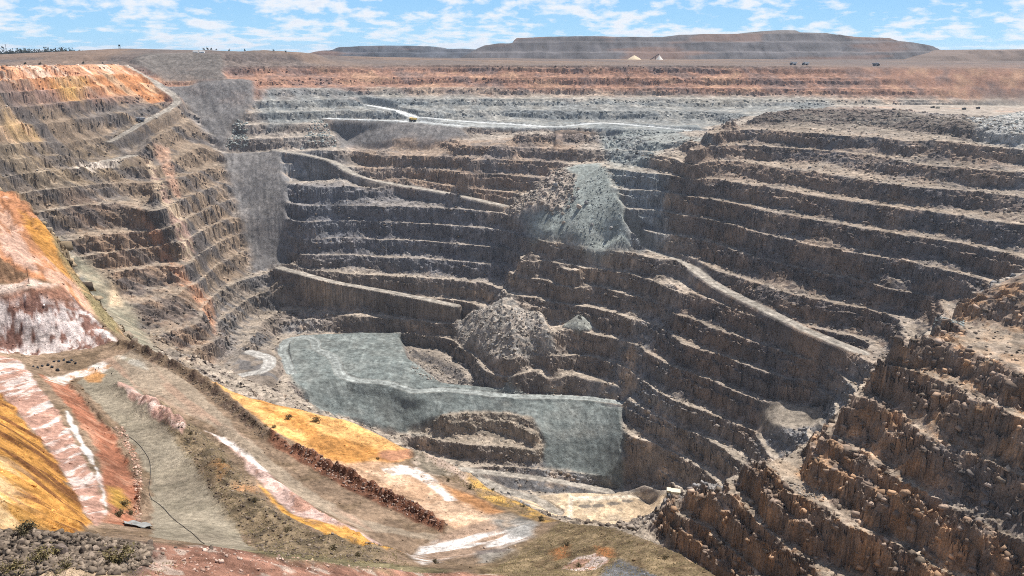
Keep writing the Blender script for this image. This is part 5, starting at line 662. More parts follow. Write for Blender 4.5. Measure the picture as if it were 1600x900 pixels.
# haul roads
ROADS = [
{'name':'haul_road','P':[[155.2,1028.8,-236.0],[173.2,998.8,-240.0],[198.6,967.9,-244.0],[216.3,938.8,-247.0],[223.6,902.4,-249.0],[236.0,862.2,-252.0],[266.4,796.3,-257.0],[294.8,735.9,-261.0],[323.2,691.7,-264.0]],'w':14,'reach':5},
{'name':'haul_road','P':[[-338.5,1132.7,-299.0],[-298.2,1111.9,-303.0],[-253.1,1092.7,-309.0],[-203.6,1091.3,-318.0],[-142.4,1070.3,-323.0],[-77.0,1048.0,-330.0]],'w':13,'reach':3},
{'name':'haul_road','P':[[-390.5,1336.5,-152.0],[-336.4,1308.5,-156.0],[-288.2,1298.1,-166.0],[-245.7,1259.2,-181.0],[-194.1,1258.6,-195.0],[-122.3,1221.2,-200.0],[-71.8,1192.9,-205.0],[-12.2,1162.6,-213.0]],'w':14,'reach':6},
{'name':'haul_road','P':[[-666.3,1440.0,-19.1],[-650.8,1440.0,-27.6],[-622.0,1440.0,-44.8],[-602.6,1425.0,-56.1],[-582.2,1410.0,-65.0],[-564.5,1390.0,-75.6],[-561.1,1355.0,-85.1],[-574.8,1290.0,-100.7],[-586.3,1245.0,-114.5],[-600.8,1215.0,-125.8]],'w':15,'bund':1.2,'reach':8},
{'name':'haul_road','P':[[-578.9,1150.0,-146.2],[-567.4,1165.0,-144.4],[-557.9,1185.0,-143.1]],'w':18},
{'name':'haul_road','P':[[-271.9,1520.0,-90.8],[-225.4,1500.0,-96.4],[-183.6,1470.0,-105.7],[-171.7,1445.0,-111.7]],'w':22,'col':(0.52,0.54,0.54)},
{'name':'haul_road','P':[[-328.5,1450.0,-109.8],[-197.0,1440.0,-113.5],[-82.2,1400.0,-119.0]],'w':16,'col':(0.52,0.54,0.54)},
{'name':'haul_road','P':[[-158.5,1450.0,-107.6],[-90.1,1440.0,-113.5],[0.0,1425.0,-117.8],[77.1,1405.0,-120.5],[155.6,1420.0,-115.2],[217.8,1390.0,-118.1],[273.3,1340.0,-120.1],[304.2,1305.0,-120.0]],'w':18,'col':(0.52,0.54,0.54)},
{'name':'haul_road','P':[[-292.4,961.6,-367.0],[-299.1,1005.2,-365.5],[-275.4,1019.2,-366.0],[-259.0,1000.5,-366.5],[-252.9,977.9,-367.0],[-230.3,957.4,-368.0],[-216.8,930.8,-370.5],[-206.4,902.6,-372.5],[-183.0,888.3,-374.0],[-152.5,888.2,-376.0],[-128.7,880.1,-379.5],[-113.1,875.3,-381.5],[-76.2,884.8,-384.0],[0.0,870.7,-386.0],[74.9,867.0,-386.0],[124.4,846.0,-383.0]],'w':13,'reach':12,'col':(0.27,0.295,0.285)},
{'name':'haul_road','P':[[-292.4,961.6,-367.0],[-282.7,940.6,-367.5],[-265.0,897.7,-368.0]],'w':12,'reach':4,'col':(0.27,0.295,0.285)},
{'name':'haul_road','P':[[-48.6,780.4,-437.0],[-10.1,753.0,-442.0],[10.0,746.6,-443.5],[29.8,735.3,-445.0],[44.0,716.5,-446.0]],'w':16},
{'name':'haul_road','P':[[-55.7,784.8,-434.0],[0.0,779.4,-438.0],[51.5,769.3,-440.0],[101.6,756.4,-444.0],[135.3,755.6,-445.0]],'w':10},
{'name':'haul_road','P':[[-329.3,844.0,-353.0],[-304.6,857.2,-353.0],[-287.1,872.8,-353.0],[-293.5,907.7,-353.0],[-323.5,929.4,-353.0]],'w':15,'reach':8,'col':(0.4,0.385,0.36)}]
# heaps: apex x, y, z, slope, reach, run-out direction and stretch
CONES = [
[83.57,950.62,-311.0,0.72,20.0,0.0,-1.0,1.0],
[0.0,1020.56,-308.0,0.74,16.0,0.0,-1.0,1.0]]
PLACE = {'dump_far':[[-800.2,2900,-27.7],[-750.2,2900,-12.8],[-700.5,2900,0.0],[-664.5,2900,7.4],[-620.0,2900,10.6],[-597.2,2900,22.3],[-530.7,2900,25.5],[-442.1,2900,27.6],[-353.7,2900,27.6],[-265.4,2900,23.4],[-239.0,2900,17.0],[-177.0,2900,17.0],[-121.8,2900,12.8],[-66.5,2900,0.0],[0.0,2900,-27.7]],'dump_main':[[-189.4,2600,-26.8],[-129.2,2600,0.0],[-107.2,2600,13.3],[-85.2,2600,25.7],[-39.6,2600,28.5],[0.0,2600,31.4],[11.9,2600,46.5],[98.8,2600,49.3],[197.6,2600,52.2],[296.4,2600,51.2],[474.3,2600,50.3],[498.4,2600,43.7],[513.5,2600,55.9],[592.3,2600,58.8],[730.4,2600,59.7],[888.3,2600,60.6],[997.0,2600,58.8],[1047.3,2600,51.2],[1156.6,2600,46.5],[1187.6,2600,36.1],[1228.0,2600,30.4],[1264.7,2600,22.8],[1290.7,2600,7.6],[1315.9,2600,-1.9],[1395.4,2600,-26.8]],'dump_upper':[[608.2,2850,29.2],[714.9,2850,54.1],[789.7,2850,66.5],[843.2,2850,73.7],[897.0,2850,76.8],[959.7,2850,76.8],[977.7,2850,69.6],[1060.1,2850,67.5],[1099.9,2850,60.3],[1137.9,2850,49.9],[1238.6,2850,25.0]],'dump_right':[[1102.1,2300,-23.7],[1178.9,2300,-6.8],[1230.1,2300,3.4],[1255.4,2300,10.1],[1281.5,2300,11.8],[1334.4,2300,10.1],[1404.4,2300,11.8],[1544.5,2300,13.5],[1686.3,2300,6.7],[1758.8,2300,-3.4],[1851.5,2300,-23.7]],'trucks':[[-174.31,1437.83,-114.44,0.35],[159.27,708.01,-419.14,0.05],[-583.68,1284.49,-102.24,0.9]],'rim_trucks':[[559.1,1660,-8.5],[583.4,1660,-9.2],[715.8,1640,-9.6]],'shelf_cars':[[693.59,1356.0,-86.15],[697.57,1347.22,-86.11],[722.31,1313.42,-85.95],[756.94,1335.22,-85.85]],'stockpiles':[[336.1,2300,-7.6],[401.2,2300,-7.6]],'pole':[-134.6,215.46,-62.04],'posts':[[-105.95,190.53,-77.93],[-105.81,191.89,-77.96],[-100.75,188.17,-78.0]],'towers':[[-804.5,1720,10.7],[-1387.7,2300,-3.4]],'sheds':[[-604.2,1600,0.0],[-591.9,1600,0.0]],'pipe':[[-82.68,151.4],[-79.96,150.87],[-76.17,147.5],[-71.9,142.08],[-68.55,136.83],[-65.18,129.58],[-62.53,123.27],[-59.92,118.3],[-57.75,115.88],[-55.01,112.53],[-50.82,106.32],[-46.3,99.93],[-42.93,95.17],[-37.91,86.38]],'sheet':[-51.05,96.32,-61.94],'dark_rocks':[[-116.85,183.0],[-117.39,185.48],[-119.77,191.2],[-119.04,192.44],[-117.52,191.7],[-118.92,194.89],[-118.09,195.77],[-117.48,197.07],[-115.77,196.02],[-115.77,197.58],[-113.71,195.54],[-115.24,189.86]],'boulders':[[-26.83,41.51,0.95],[-29.98,42.87,0.5],[-28.8,41.99,0.55],[-28.48,42.95,0.42],[-26.71,42.88,0.5],[-25.82,41.92,0.6],[-25.42,42.6,0.55],[-24.7,42.3,0.7],[-24.92,43.28,0.5],[-24.87,41.21,0.55],[-28.78,40.0,0.6],[-28.61,40.62,0.4],[-29.68,44.0,0.4],[-28.52,43.92,0.4],[-26.97,43.97,0.38],[-25.75,44.02,0.42],[-31.3,43.43,0.4],[-23.58,45.63,0.55],[-24.06,40.73,0.5],[-22.08,45.88,0.35],[-20.51,47.62,0.5],[-22.14,44.2,0.3]],'bushes':[[-27.18,40.5,1.25],[-23.48,41.54,1.5],[-25.24,39.12,0.8],[-28.24,39.12,1.1],[-52.0,171.13,1.7],[-46.02,172.59,1.9],[-53.36,164.21,1.0],[-8.44,145.13,1.4],[-3.96,148.39,0.9],[2.24,138.09,0.9],[-13.2,147.97,0.9],[-60.06,110.2,1.6],[-57.44,103.61,1.6],[-57.99,107.84,1.2],[5.21,127.88,1.3],[8.36,107.65,1.0],[9.01,93.0,0.8],[19.96,90.5,0.7],[-10.71,96.87,0.9],[-24.61,95.86,0.9],[-20.64,93.61,0.8],[-32.72,102.53,0.9],[-40.79,112.99,0.9],[-52.59,131.44,0.9],[-65.79,149.83,0.8],[-30.53,44.1,0.9],[-30.57,44.5,1.0],[-54.59,162.17,0.9],[-28.47,153.26,0.8]],'rim_bushes':[[-736.0,1261.91,5],[-712.86,1260.38,5],[-718.93,1399.28,5],[-716.1,1459.72,4],[-610.4,1660,5],[-602.8,1660,6],[-595.2,1660,5],[-585.2,1660,4],[-559.9,1660,4],[-529.5,1660,4],[-472.5,1660,3.5],[-448.4,1660,5]],'heap_boulders':[[60.96,1119.8,9],[82.13,1101.96,8],[90.2,1065.87,9],[99.77,1068.88,7],[46.27,1108.56,7],[54.25,1084.43,8],[85.54,1086.71,6],[26.6,1101.32,6],[13.65,1130.75,6],[129.07,1025.56,7],[76.28,1075.62,6],[68.54,1057.1,6],[105.24,1038.35,5],[68.05,1136.71,7],[42.35,1095.43,6]],'pile_boulders':[[-2.39,948.45,5],[-15.94,944.11,6],[41.92,918.72,5],[1.56,922.24,4],[11.96,950.21,4],[31.57,939.61,4],[-23.86,938.84,5],[-44.87,967.73,4],[20.47,935.56,4]],'rubble':[[[[73.1,1179.5],[90.5,1135.4],[92.2,1095.5],[73.3,1067.6],[43.9,1087.8],[0.0,1117.9],[-9.2,1146.8],[27.7,1151.5],[51.8,1182.8]],700,1.2,5.0,0],[[[102.0,1110.5],[133.5,1137.3],[133.1,1071.7],[145.0,1024.6],[150.1,994.2],[107.5,1011.3],[67.8,1041.1],[43.7,1078.5],[74.1,1082.4]],600,0.7,2.6,1],[[[-8.2,986.8],[12.2,976.4],[40.1,958.5],[52.7,914.7],[61.9,910.6],[0.0,901.8],[-23.4,916.5],[-52.9,960.1],[-81.6,1019.0],[-74.0,1039.2],[-42.8,1024.0]],1100,0.8,4.0,0],[[[-123.8,969.6],[-90.3,964.2],[-64.4,943.6],[-42.7,904.8],[-30.8,895.4],[-77.6,903.0],[-108.7,905.4],[-126.6,926.6]],420,0.8,3.2,0],[[[0.0,878.3],[53.0,880.8],[60.3,875.1],[22.7,876.4],[-7.6,878.2]],160,0.8,2.6,1],[[[-470.5,1394.2],[-452.5,1399.1],[-438.7,1350.9],[-473.3,1340.2]],260,1.5,4.5,1],[[[-346.9,1442.5],[-324.1,1438.8],[-296.6,1373.9],[-348.5,1339.6],[-351.2,1400.2]],300,1.5,4.5,1],[[[148.1,387.0],[163.9,380.6],[161.8,369.1],[150.1,371.9]],220,0.4,1.4,0],[[[252.2,456.6],[262.2,441.7],[253.6,427.7],[250.8,459.3]],220,0.4,1.6,1],[[[621.1,1089.1],[806.3,1293.7],[576.8,894.4],[544.1,898.5]],400,1,3.2,1],[[[-33.8,44.2],[-32.4,44.6],[-28.5,44.7],[-25.4,44.9],[-23.3,45.4],[-21.9,41.9],[-22.5,39.1],[-28.6,38.5],[-30.1,38.6]],3800,0.05,0.48,2],[[[-24.0,43.6],[-20.7,48.1],[-17.9,51.3],[-12.6,85.3],[-1.6,87.2],[0.0,79.7],[-21.1,39.2]],1700,0.06,0.3,3],[[[-77.2,165.2],[-63.2,153.1],[-50.9,133.9],[-38.9,113.6],[-28.1,102.7],[-18.8,102.3],[-16.5,89.7],[-29.4,84.3],[-40.3,103.5],[-52.1,122.5]],1500,0.1,0.5,2],[[[-51.5,156.5],[-42.5,150.6],[-30.0,140.3],[-18.8,130.6],[-11.1,122.2],[-12.1,120.8],[-20.8,128.4],[-31.2,136.7],[-43.1,147.7]],800,0.12,0.55,4],[[[-83.2,156.3],[-77.0,147.4],[-68.1,132.7],[-59.7,114.8],[-50.7,93.9],[-61.8,117.0],[-72.2,137.1],[-82.6,152.2]],600,0.12,0.6,5],[[[-105.4,207.2],[-91.9,200.5],[-75.1,185.6],[-52.6,157.7],[-52.6,154.4],[-65.3,169.0],[-80.1,186.4]],700,0.12,0.5,2]],'scrub':[[[[-80.1,164.7],[-63.2,153.1],[-50.9,133.9],[-39.4,115.1],[-28.1,102.7],[-17.1,103.2],[-13.3,90.0],[-28.9,82.7],[-40.3,103.5],[-52.1,122.5]],2600,0.25],[[[0.0,106.6],[6.0,119.5],[9.2,126.7],[15.9,109.6],[20.9,95.2],[25.1,82.1],[26.8,75.4],[11.5,76.7],[-3.3,88.5]],5200,0.22],[[[-21.7,164.1],[-15.6,160.2],[-8.2,153.9],[3.8,139.2],[5.8,127.9],[-2.5,136.4],[-13.3,148.9]],500,0.3],[[[-162.9,278.6],[-152.9,277.1],[-115.7,224.3],[-114.4,217.2],[-134.3,237.7],[-147.1,253.1]],600,0.4],[[[-29.7,40.3],[-26.7,40.8],[-22.8,41.2],[-20.6,44.7],[-20.8,39.2],[-28.2,37.9]],500,0.12]]}

BASE_NAMES = ['terrain', 'dirt_road', 'pit_floor', 'waste_slope', 'talus_slope']
GROUND_NAMES = BASE_NAMES+[g['name'] for g in ROADS]
def mixc(c, col, m):
    m = m[:, None]; return c*(1-m)+np.asarray(col, np.float32)[None]*m
def paint(X, Y, H, SL):
    """real-world colour of the ground at each point"""
    z = H['z']; r = H['r']; wall = H['wall']; n = len(X)
    X0, Y0 = X, Y; X = X+.9*z*(r > 345); Y = Y+.6*z*(r > 345)     # sheared, so that the pattern is not smeared down steep faces
    a = fbm(X, Y, 160, 101, 3); b = fbm(X, Y, 36, 102, 4, .6); g = fbm(X, Y, 9, 103, 3, .6)
    c = np.empty((n, 3), np.float32); c[:] = (.225, .185, .155)
    c = mixc(c, (.20, .20, .205), sstep(-.1, .7, a+.4*b))
    c = mixc(c, (.36, .27, .195), .8*sstep(.25, .9, b+.3*g))
    c = mixc(c, (.13, .11, .10), .8*sstep(.2, .9, -b+.4*g))
    flat = (1-sstep(.35, .8, SL))
    c = mixc(c, (.35, .30, .25), flat*.85*(1-wall*.5))
    c = mixc(c, (.27, .205, .135), (1-sstep(380, 560, r))*(1-sstep(.1, .2, X0/np.maximum(Y0, 1))))
    far = sstep(1180, 1400, r)
    red = far*sstep(-86, -66, z+8*b); c = mixc(c, (.30, .165, .115), red)
    c = mixc(c, (.36, .215, .14), red*sstep(.1, .6, b)); c = mixc(c, (.23, .15, .125), red*sstep(.1, .6, -b))
    c = mixc(c, (.115, .098, .09), far*sstep(-33, -20, z)*.9)
    c = mixc(c, (.22, .145, .10), far*sstep(-26, -14, z)*.6*sstep(-.3, .4, a))
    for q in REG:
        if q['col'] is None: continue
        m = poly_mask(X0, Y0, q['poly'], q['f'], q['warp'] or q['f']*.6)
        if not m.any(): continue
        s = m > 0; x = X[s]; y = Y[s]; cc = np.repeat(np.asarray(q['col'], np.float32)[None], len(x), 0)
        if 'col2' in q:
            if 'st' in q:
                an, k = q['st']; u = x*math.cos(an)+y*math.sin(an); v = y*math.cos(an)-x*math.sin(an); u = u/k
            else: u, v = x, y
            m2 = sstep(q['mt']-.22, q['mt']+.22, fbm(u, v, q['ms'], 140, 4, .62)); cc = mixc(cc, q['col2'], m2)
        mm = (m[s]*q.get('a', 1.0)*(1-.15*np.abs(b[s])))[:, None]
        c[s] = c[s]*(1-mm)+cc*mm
    pit = H['h']*(1-sstep(1150, 1260, r)*.8)*sstep(250, 330, r)
    c = mixc(c, (.345, .285, .22), flat*pit*(.52+.25*(1-sstep(420, 560, r)))*(1-wall)*(1-sstep(.0, .8, b)*.5))
    rd = H['road']; c = mixc(c, (.315, .285, .245), rd*.9)
    for i, q in enumerate(ROADS):
        if 'col' in q: c = mixc(c, q['col'], rd*.85*(H['rid'] == i))
    tr = np.exp(-((H['lat']-.45)/.16)**2); c = c*(1+rd*(.22*tr-.12))[:, None]
    c = mixc(c, (.26, .275, .25), H['cone']*.8)
    c = c*(1+.22*g+.12*b)[:, None]
    s = np.nonzero(r < 345)[0]; x = X[s]; y = Y[s]
    am = .35+.65*np.clip(H['rough'][s]*3, 0, 1); k = 1+am*(.30*fbm(x, y, 2.2, 150, 3, .65)+.22*fbm(x, y, .55, 151, 2, .6)); c[s] = c[s]*k[:, None]
    s = np.nonzero((r >= 345) & (r < 1700))[0]; x = X[s]; y = Y[s]
    d1, d2, cv = cells(x, y, 3.4, 152); k = 1+.34*(cv-.5)+.30*fbm(x, y, 3.6, 153, 2, .6); c[s] = c[s]*k[:, None]
    lab = np.zeros(n, np.int8)
    for q in REG:
        if q['kind']:
            m = poly_mask(X0, Y0, q['poly'], q['f'], q['warp'] or q['f']*.6); lab[m > .5] = GROUND_NAMES.index(q['kind'])
    k = rd > .5; lab[k] = len(BASE_NAMES)+H['rid'][k]
    return np.clip(c, .01, .9), lab

FIELD = solve(LINES)
DTH = 0.00100
rr_ = radii(); th_ = np.linspace(TH0, TH1, int((TH1-TH0)/DTH))
NR, NT = len(rr_), len(th_)
RG, TG = np.meshgrid(rr_, th_, indexing='ij')
X = (RG*np.sin(TG)).ravel(); Y = (RG*np.cos(TG)).ravel()
H = heights(X, Y, FIELD, REG, ROADS, CONES, True, RIDGES)
Zv = H['z']
def ground_z(x, y):
    """height of the built terrain at a point"""
    th = math.atan2(x, y); r = math.hypot(x, y)
    j = (th-TH0)/(th_[1]-th_[0]); j0 = int(min(max(j, 0), NT-2)); i0 = int(min(max(np.searchsorted(rr_, r)-1, 0), NR-2))
    fi = (r-rr_[i0])/(rr_[i0+1]-rr_[i0]); fj = j-j0; q = Zv.reshape(NR, NT)
    return float((q[i0, j0]*(1-fj)+q[i0, j0+1]*fj)*(1-fi)+(q[i0+1, j0]*(1-fj)+q[i0+1, j0+1]*fj)*fi)
ZG = Zv.reshape(NR, NT)
def slope_of():
    dr = np.gradient(ZG, axis=0)/np.gradient(RG, axis=0); dt = np.gradient(ZG, axis=1)/(RG*(th_[1]-th_[0]))
    return np.hypot(dr, dt).ravel()
SL = slope_of()
COL, LAB = paint(X, Y, H, SL)
def terrain_material():
    m = bpy.data.materials.new("rock_and_earth"); m.use_nodes = True; t = m.node_tree; b = t.nodes['Principled BSDF']
    b.inputs['Roughness'].default_value = 0.95; b.inputs['Specular IOR Level'].default_value = 0.1
    at = N(t, 'ShaderNodeAttribute', attribute_name='ground_colour'); g = N(t, 'ShaderNodeNewGeometry')
    def noise(sc, det=3, rough=.6):
        n = N(t, 'ShaderNodeTexNoise'); n.inputs['Scale'].default_value = sc; n.inputs['Detail'].default_value = det; n.inputs['Roughness'].default_value = rough
        t.links.new(g.outputs['Position'], n.inputs['Vector']); return n.outputs[0]
    n1 = noise(0.11, 9, .78); n2 = noise(0.9, 7, .72)
    f = math_node(t, 'ADD', math_node(t, 'MULTIPLY', math_node(t, 'MULTIPLY', math_node(t, 'SUBTRACT', n1, 0.5), 2.0), at.outputs['Alpha']), math_node(t, 'MULTIPLY', math_node(t, 'SUBTRACT', n2, 0.5), 2.2))
    f = math_node(t, 'MAXIMUM', math_node(t, 'ADD', f, 1.0), 0.25)
    cx = N(t, 'ShaderNodeCombineXYZ')
    for i in range(3): t.links.new(f, cx.inputs[i])
    c = mix_rgb(t, 1.0, at.outputs['Color'], cx.outputs[0], 'MULTIPLY')
    t.links.new(c, b.inputs['Base Color'])
    bp = N(t, 'ShaderNodeBump'); bp.inputs['Strength'].default_value = 0.9; bp.inputs['Distance'].default_value = 2.5
    t.links.new(n1, bp.inputs['Height'])
    b2 = N(t, 'ShaderNodeBump'); b2.inputs['Strength'].default_value = 0.6; b2.inputs['Distance'].default_value = 0.25
    t.links.new(n2, b2.inputs['Height']); t.links.new(bp.outputs[0], b2.inputs['Normal']); t.links.new(b2.outputs[0], b.inputs['Normal'])
    return m
TERRAIN = terrain_material()
def grid_object(name, facemask):
    """the part of the ground whose faces are flagged, as one mesh"""
    i, j = np.nonzero(facemask)
    a = i*NT+j
    q = np.column_stack([a, a+1, a+NT+1, a+NT])
    used, inv = np.unique(q.ravel(), return_inverse=True)
    me = bpy.data.meshes.new(name)
    me.vertices.add(len(used)); me.vertices.foreach_set('co', np.column_stack([X[used], Y[used], Zv[used]]).astype(np.float32).ravel())
    n = len(a)
    me.loops.add(n*4); me.loops.foreach_set('vertex_index', inv.astype(np.int32).ravel())
    me.polygons.add(n); me.polygons.foreach_set('loop_start', np.arange(n, dtype=np.int32)*4)
    me.update(calc_edges=True)
    ca = me.color_attributes.new('ground_colour', 'FLOAT_COLOR', 'POINT')
    ca.data.foreach_set('color', np.column_stack([COL[used], np.clip(.25+1.1*H['rough'][used], .3, 1)]).astype(np.float32).ravel())
    me.polygons.foreach_set('use_smooth', (H['h']*H['rough'] < .25)[a])
    me.materials.append(TERRAIN)
    o = bpy.data.objects.new(name, me); col.objects.link(o); o['kind'] = 'structure'
    return o
FL = LAB.reshape(NR, NT)[:-1, :-1]
for i, name in enumerate(GROUND_NAMES):
    m = FL == i
    if m.any(): grid_object(name, m)
# ---------- materials for the things ----------
def flat_mat(name, c, rough=.7, metal=0.0, vary=.25, scale=3.0):
    m = bpy.data.materials.new(name); m.use_nodes = True; t = m.node_tree; b = t.nodes['Principled BSDF']
    n = N(t, 'ShaderNodeTexNoise'); n.inputs['Scale'].default_value = scale; n.inputs['Detail'].default_value = 5
    g = N(t, 'ShaderNodeNewGeometry'); t.links.new(g.outputs['Position'], n.inputs['Vector'])
    lo = tuple(v*(1-vary) for v in c); hi = tuple(min(1, v*(1+vary)) for v in c)
    t.links.new(ramp(t, n.outputs[0], [(0.3, lo), (0.7, hi)]), b.inputs['Base Color'])
    b.inputs['Roughness'].default_value = rough; b.inputs['Metallic'].default_value = metal
    b.inputs['Specular IOR Level'].default_value = 0.3
    return m
def attr_mat(name, scale=6.0, rough=.95):
    m = bpy.data.materials.new(name); m.use_nodes = True; t = m.node_tree; b = t.nodes['Principled BSDF']
    at = N(t, 'ShaderNodeAttribute', attribute_name='stone_colour'); n = N(t, 'ShaderNodeTexNoise'); n.inputs['Scale'].default_value = scale; n.inputs['Detail'].default_value = 6; n.inputs['Roughness'].default_value = .7
    g = N(t, 'ShaderNodeNewGeometry'); t.links.new(g.outputs['Position'], n.inputs['Vector'])
    f = ramp(t, n.outputs[0], [(0.3, .65), (0.7, 1.35)])
    t.links.new(mix_rgb(t, 1.0, at.outputs['Color'], f, 'MULTIPLY'), b.inputs['Base Color']); b.inputs['Roughness'].default_value = rough; b.inputs['Specular IOR Level'].default_value = .1
    return m
M = dict(stone=attr_mat('broken_stone'), yellow=flat_mat('yellow_paint', (.62, .43, .12)), cream=flat_mat('cream_paint', (.62, .56, .42)), dark=flat_mat('dark_steel', (.035, .035, .04)), tyre=flat_mat('tyre_rubber', (.02, .02, .02), .9),
         glass=flat_mat('cab_glass', (.02, .025, .03), .15), white=flat_mat('white_paint', (.75, .75, .73)), grey=flat_mat('grey_steel', (.30, .31, .33)), poly=flat_mat('black_plastic', (.012, .012, .014), .45),
         leaf=flat_mat('dry_leaves', (.17, .135, .06), .95, 0, .5, 20), olive=flat_mat('olive_leaves', (.115, .092, .048), .95, 0, .5, 8), far=flat_mat('far_leaves', (.04, .05, .035), .95, 0, .4, .3), wood=flat_mat('twigs', (.13, .09, .06), .9),
         sheet=flat_mat('grey_plastic', (.21, .21, .20), .8, 0, .35, 1.5), sand=flat_mat('pale_sand', (.62, .49, .33), .95, 0, .12, .3), lime=flat_mat('white_sand', (.75, .70, .62), .95, 0, .1, .3), grass=flat_mat('dry_grass', (.24, .19, .095), .95, 0, .4, 3))
def mesh_obj(name, V, Fc, mat, parent=None, smooth=False, colors=None, loc=None):
    me = bpy.data.meshes.new(name); me.from_pydata([tuple(v) for v in V], [], [tuple(f) for f in Fc]); me.update()
    if smooth: me.polygons.foreach_set('use_smooth', np.ones(len(me.polygons), bool))
    if colors is not None:
        ca = me.color_attributes.new('stone_colour', 'FLOAT_COLOR', 'POINT'); ca.data.foreach_set('color', np.column_stack([colors, np.ones(len(V))]).astype(np.float32).ravel())
    me.materials.append(mat); o = bpy.data.objects.new(name, me); col.objects.link(o)
    if parent is not None: o.parent = parent
    if loc is not None: o.location = loc
    return o
def tag(o, label, cat, group=None):
    o['label'] = label; o['category'] = cat
    if group: o['group'] = group
    return o
def thing(name, label, cat, loc, rz=0, group=None):
    o = bpy.data.objects.new(name, None); col.objects.link(o); o.location = loc; o.rotation_euler = (0, 0, rz); o.empty_display_size = .5
    return tag(o, label, cat, group)
def dup(root, loc, rz=None, label=None, scale=None):
    """a copy of a thing with copies of its parts and sub-parts"""
    r = root.copy(); col.objects.link(r); r.location = loc
    if rz is not None: r.rotation_euler = (0, 0, rz)
    if scale is not None: r.scale = scale if hasattr(scale, '__len__') else (scale,)*3
    if label: r['label'] = label
    for ch in list(root.children):
        c = ch.copy(); col.objects.link(c); c.parent = r
        for g in list(ch.children):
            d = g.copy(); col.objects.link(d); d.parent = c
    return r
class MB:
    def __init__(s): s.v = []; s.f = []
    def add(s, V, Fc):
        k = len(s.v); s.v += [tuple(p) for p in V]; s.f += [tuple(i+k for i in f) for f in Fc]; return s
    def hexa(s, b, t): return s.add(list(b)+list(t), [(3, 2, 1, 0), (4, 5, 6, 7), (0, 1, 5, 4), (1, 2, 6, 5), (2, 3, 7, 6), (3, 0, 4, 7)])
    def box(s, x0, x1, y0, y1, z0, z1, tx=0, ty=0):
        return s.hexa([(x0, y0, z0), (x1, y0, z0), (x1, y1, z0), (x0, y1, z0)], [(x0+tx, y0+ty, z1), (x1-tx, y0+ty, z1), (x1-tx, y1-ty, z1), (x0+tx, y1-ty, z1)])
    def tube(s, P, r0, r1=None, n=8, cap=True):
        r1 = r0 if r1 is None else r1; P = [Vector(p) for p in P]; k = len(s.v); m = len(P)
        for i, p in enumerate(P):
            d = (P[min(i+1, m-1)]-P[max(i-1, 0)]).normalized(); a = d.orthogonal().normalized() if abs(d.z) > .9 else Vector((-d.y, d.x, 0)).normalized(); b = d.cross(a); r = r0+(r1-r0)*i/max(1, m-1)
            for j in range(n):
                an = 2*math.pi*j/n; s.v.append(tuple(p+a*math.cos(an)*r+b*math.sin(an)*r))
        for i in range(m-1):
            for j in range(n): s.f.append((k+i*n+j, k+i*n+(j+1) % n, k+(i+1)*n+(j+1) % n, k+(i+1)*n+j))
        if cap: s.f.append(tuple(k+j for j in range(n))[::-1]); s.f.append(tuple(k+(m-1)*n+j for j in range(n)))
        return s
    def build(s, name, mat, parent=None, smooth=False): return mesh_obj(name, s.v, s.f, mat, parent, smooth)
rng = np.random.default_rng(5)
# ---------- far waste dumps on the skyline ----------
def far_dump(P, benches, tint, depth, seed):
    P = np.array(P); s = np.concatenate([[0], np.cumsum(np.hypot(np.diff(P[:, 0]), np.diff(P[:, 2])))]); n = int((P[-1, 0]-P[0, 0])/7)
    x = np.linspace(P[0, 0], P[-1, 0], n); top = np.interp(x, P[:, 0], P[:, 2]); y0 = P[0, 1]; base = -27.0
    rows = []
    prof = [(0, 0)]
    for k in range(benches):
        z0 = k/benches; z1 = (k+1)/benches
        for q in np.linspace(0, 1, 7)[1:]: prof.append((prof[-1][0]*0+ (k*0.16+q*1.35/benches*1.0 + k*1.35/benches-k*0), z0+(z1-z0)*q))
    ext = prof[-1][0]
    prof = [(a/ext, b) for a, b in prof]
    hmax = (top-base).max()
    V = []; C3 = []
    for a, b in prof:
        h = np.minimum(top, base+b*(hmax+2)); y = y0-(1-a)*hmax*2.1
        yy = y+16*fbm(x, x*0+a*60, 90, seed, 4, .6); V.append(np.column_stack([x, yy, h+(2.0*b*(1-b)*4+.5)*fbm(x, yy, 40, seed+3, 4)-.4])); 
    for d in (depth*.5, depth): V.append(np.column_stack([x, np.full(n, y0+d), top-0.5]))
    V.append(np.column_stack([x, np.full(n, y0+depth+120), np.full(n, base-4)]))
    V = np.concatenate(V); m = len(V)//n; z = V[:, 2]
    c = np.empty((len(V), 3)); c[:] = tint
    u = fbm(V[:, 0], z*5, 90, seed+5, 3); w = fbm(V[:, 0]*1.0, z*.6, 16, seed+6, 3)
    c = c*(1+.3*u+.25*w)[:, None]
    e = sstep(.15, .5, fbm(V[:, 0], z*9, 220, seed+9, 3))[:, None]*.45; c = c*(1-e)+np.array((.24, .13, .085))*e
    Fc = [(i*n+j, i*n+j+1, (i+1)*n+j+1, (i+1)*n+j) for i in range(m-1) for j in range(n-1)]
    o = mesh_obj('hill', V, Fc, M['stone'], None, False, np.clip(c, .02, .6)); o['kind'] = 'structure'; return o
far_dump(PLACE['dump_far'], 2, (.085, .09, .105), 300, 300)
far_dump(PLACE['dump_main'], 3, (.105, .097, .10), 260, 320)
far_dump(PLACE['dump_upper'], 1, (.135, .12, .115), 200, 340)
far_dump(PLACE['dump_right'], 1, (.16, .12, .10), 300, 360)
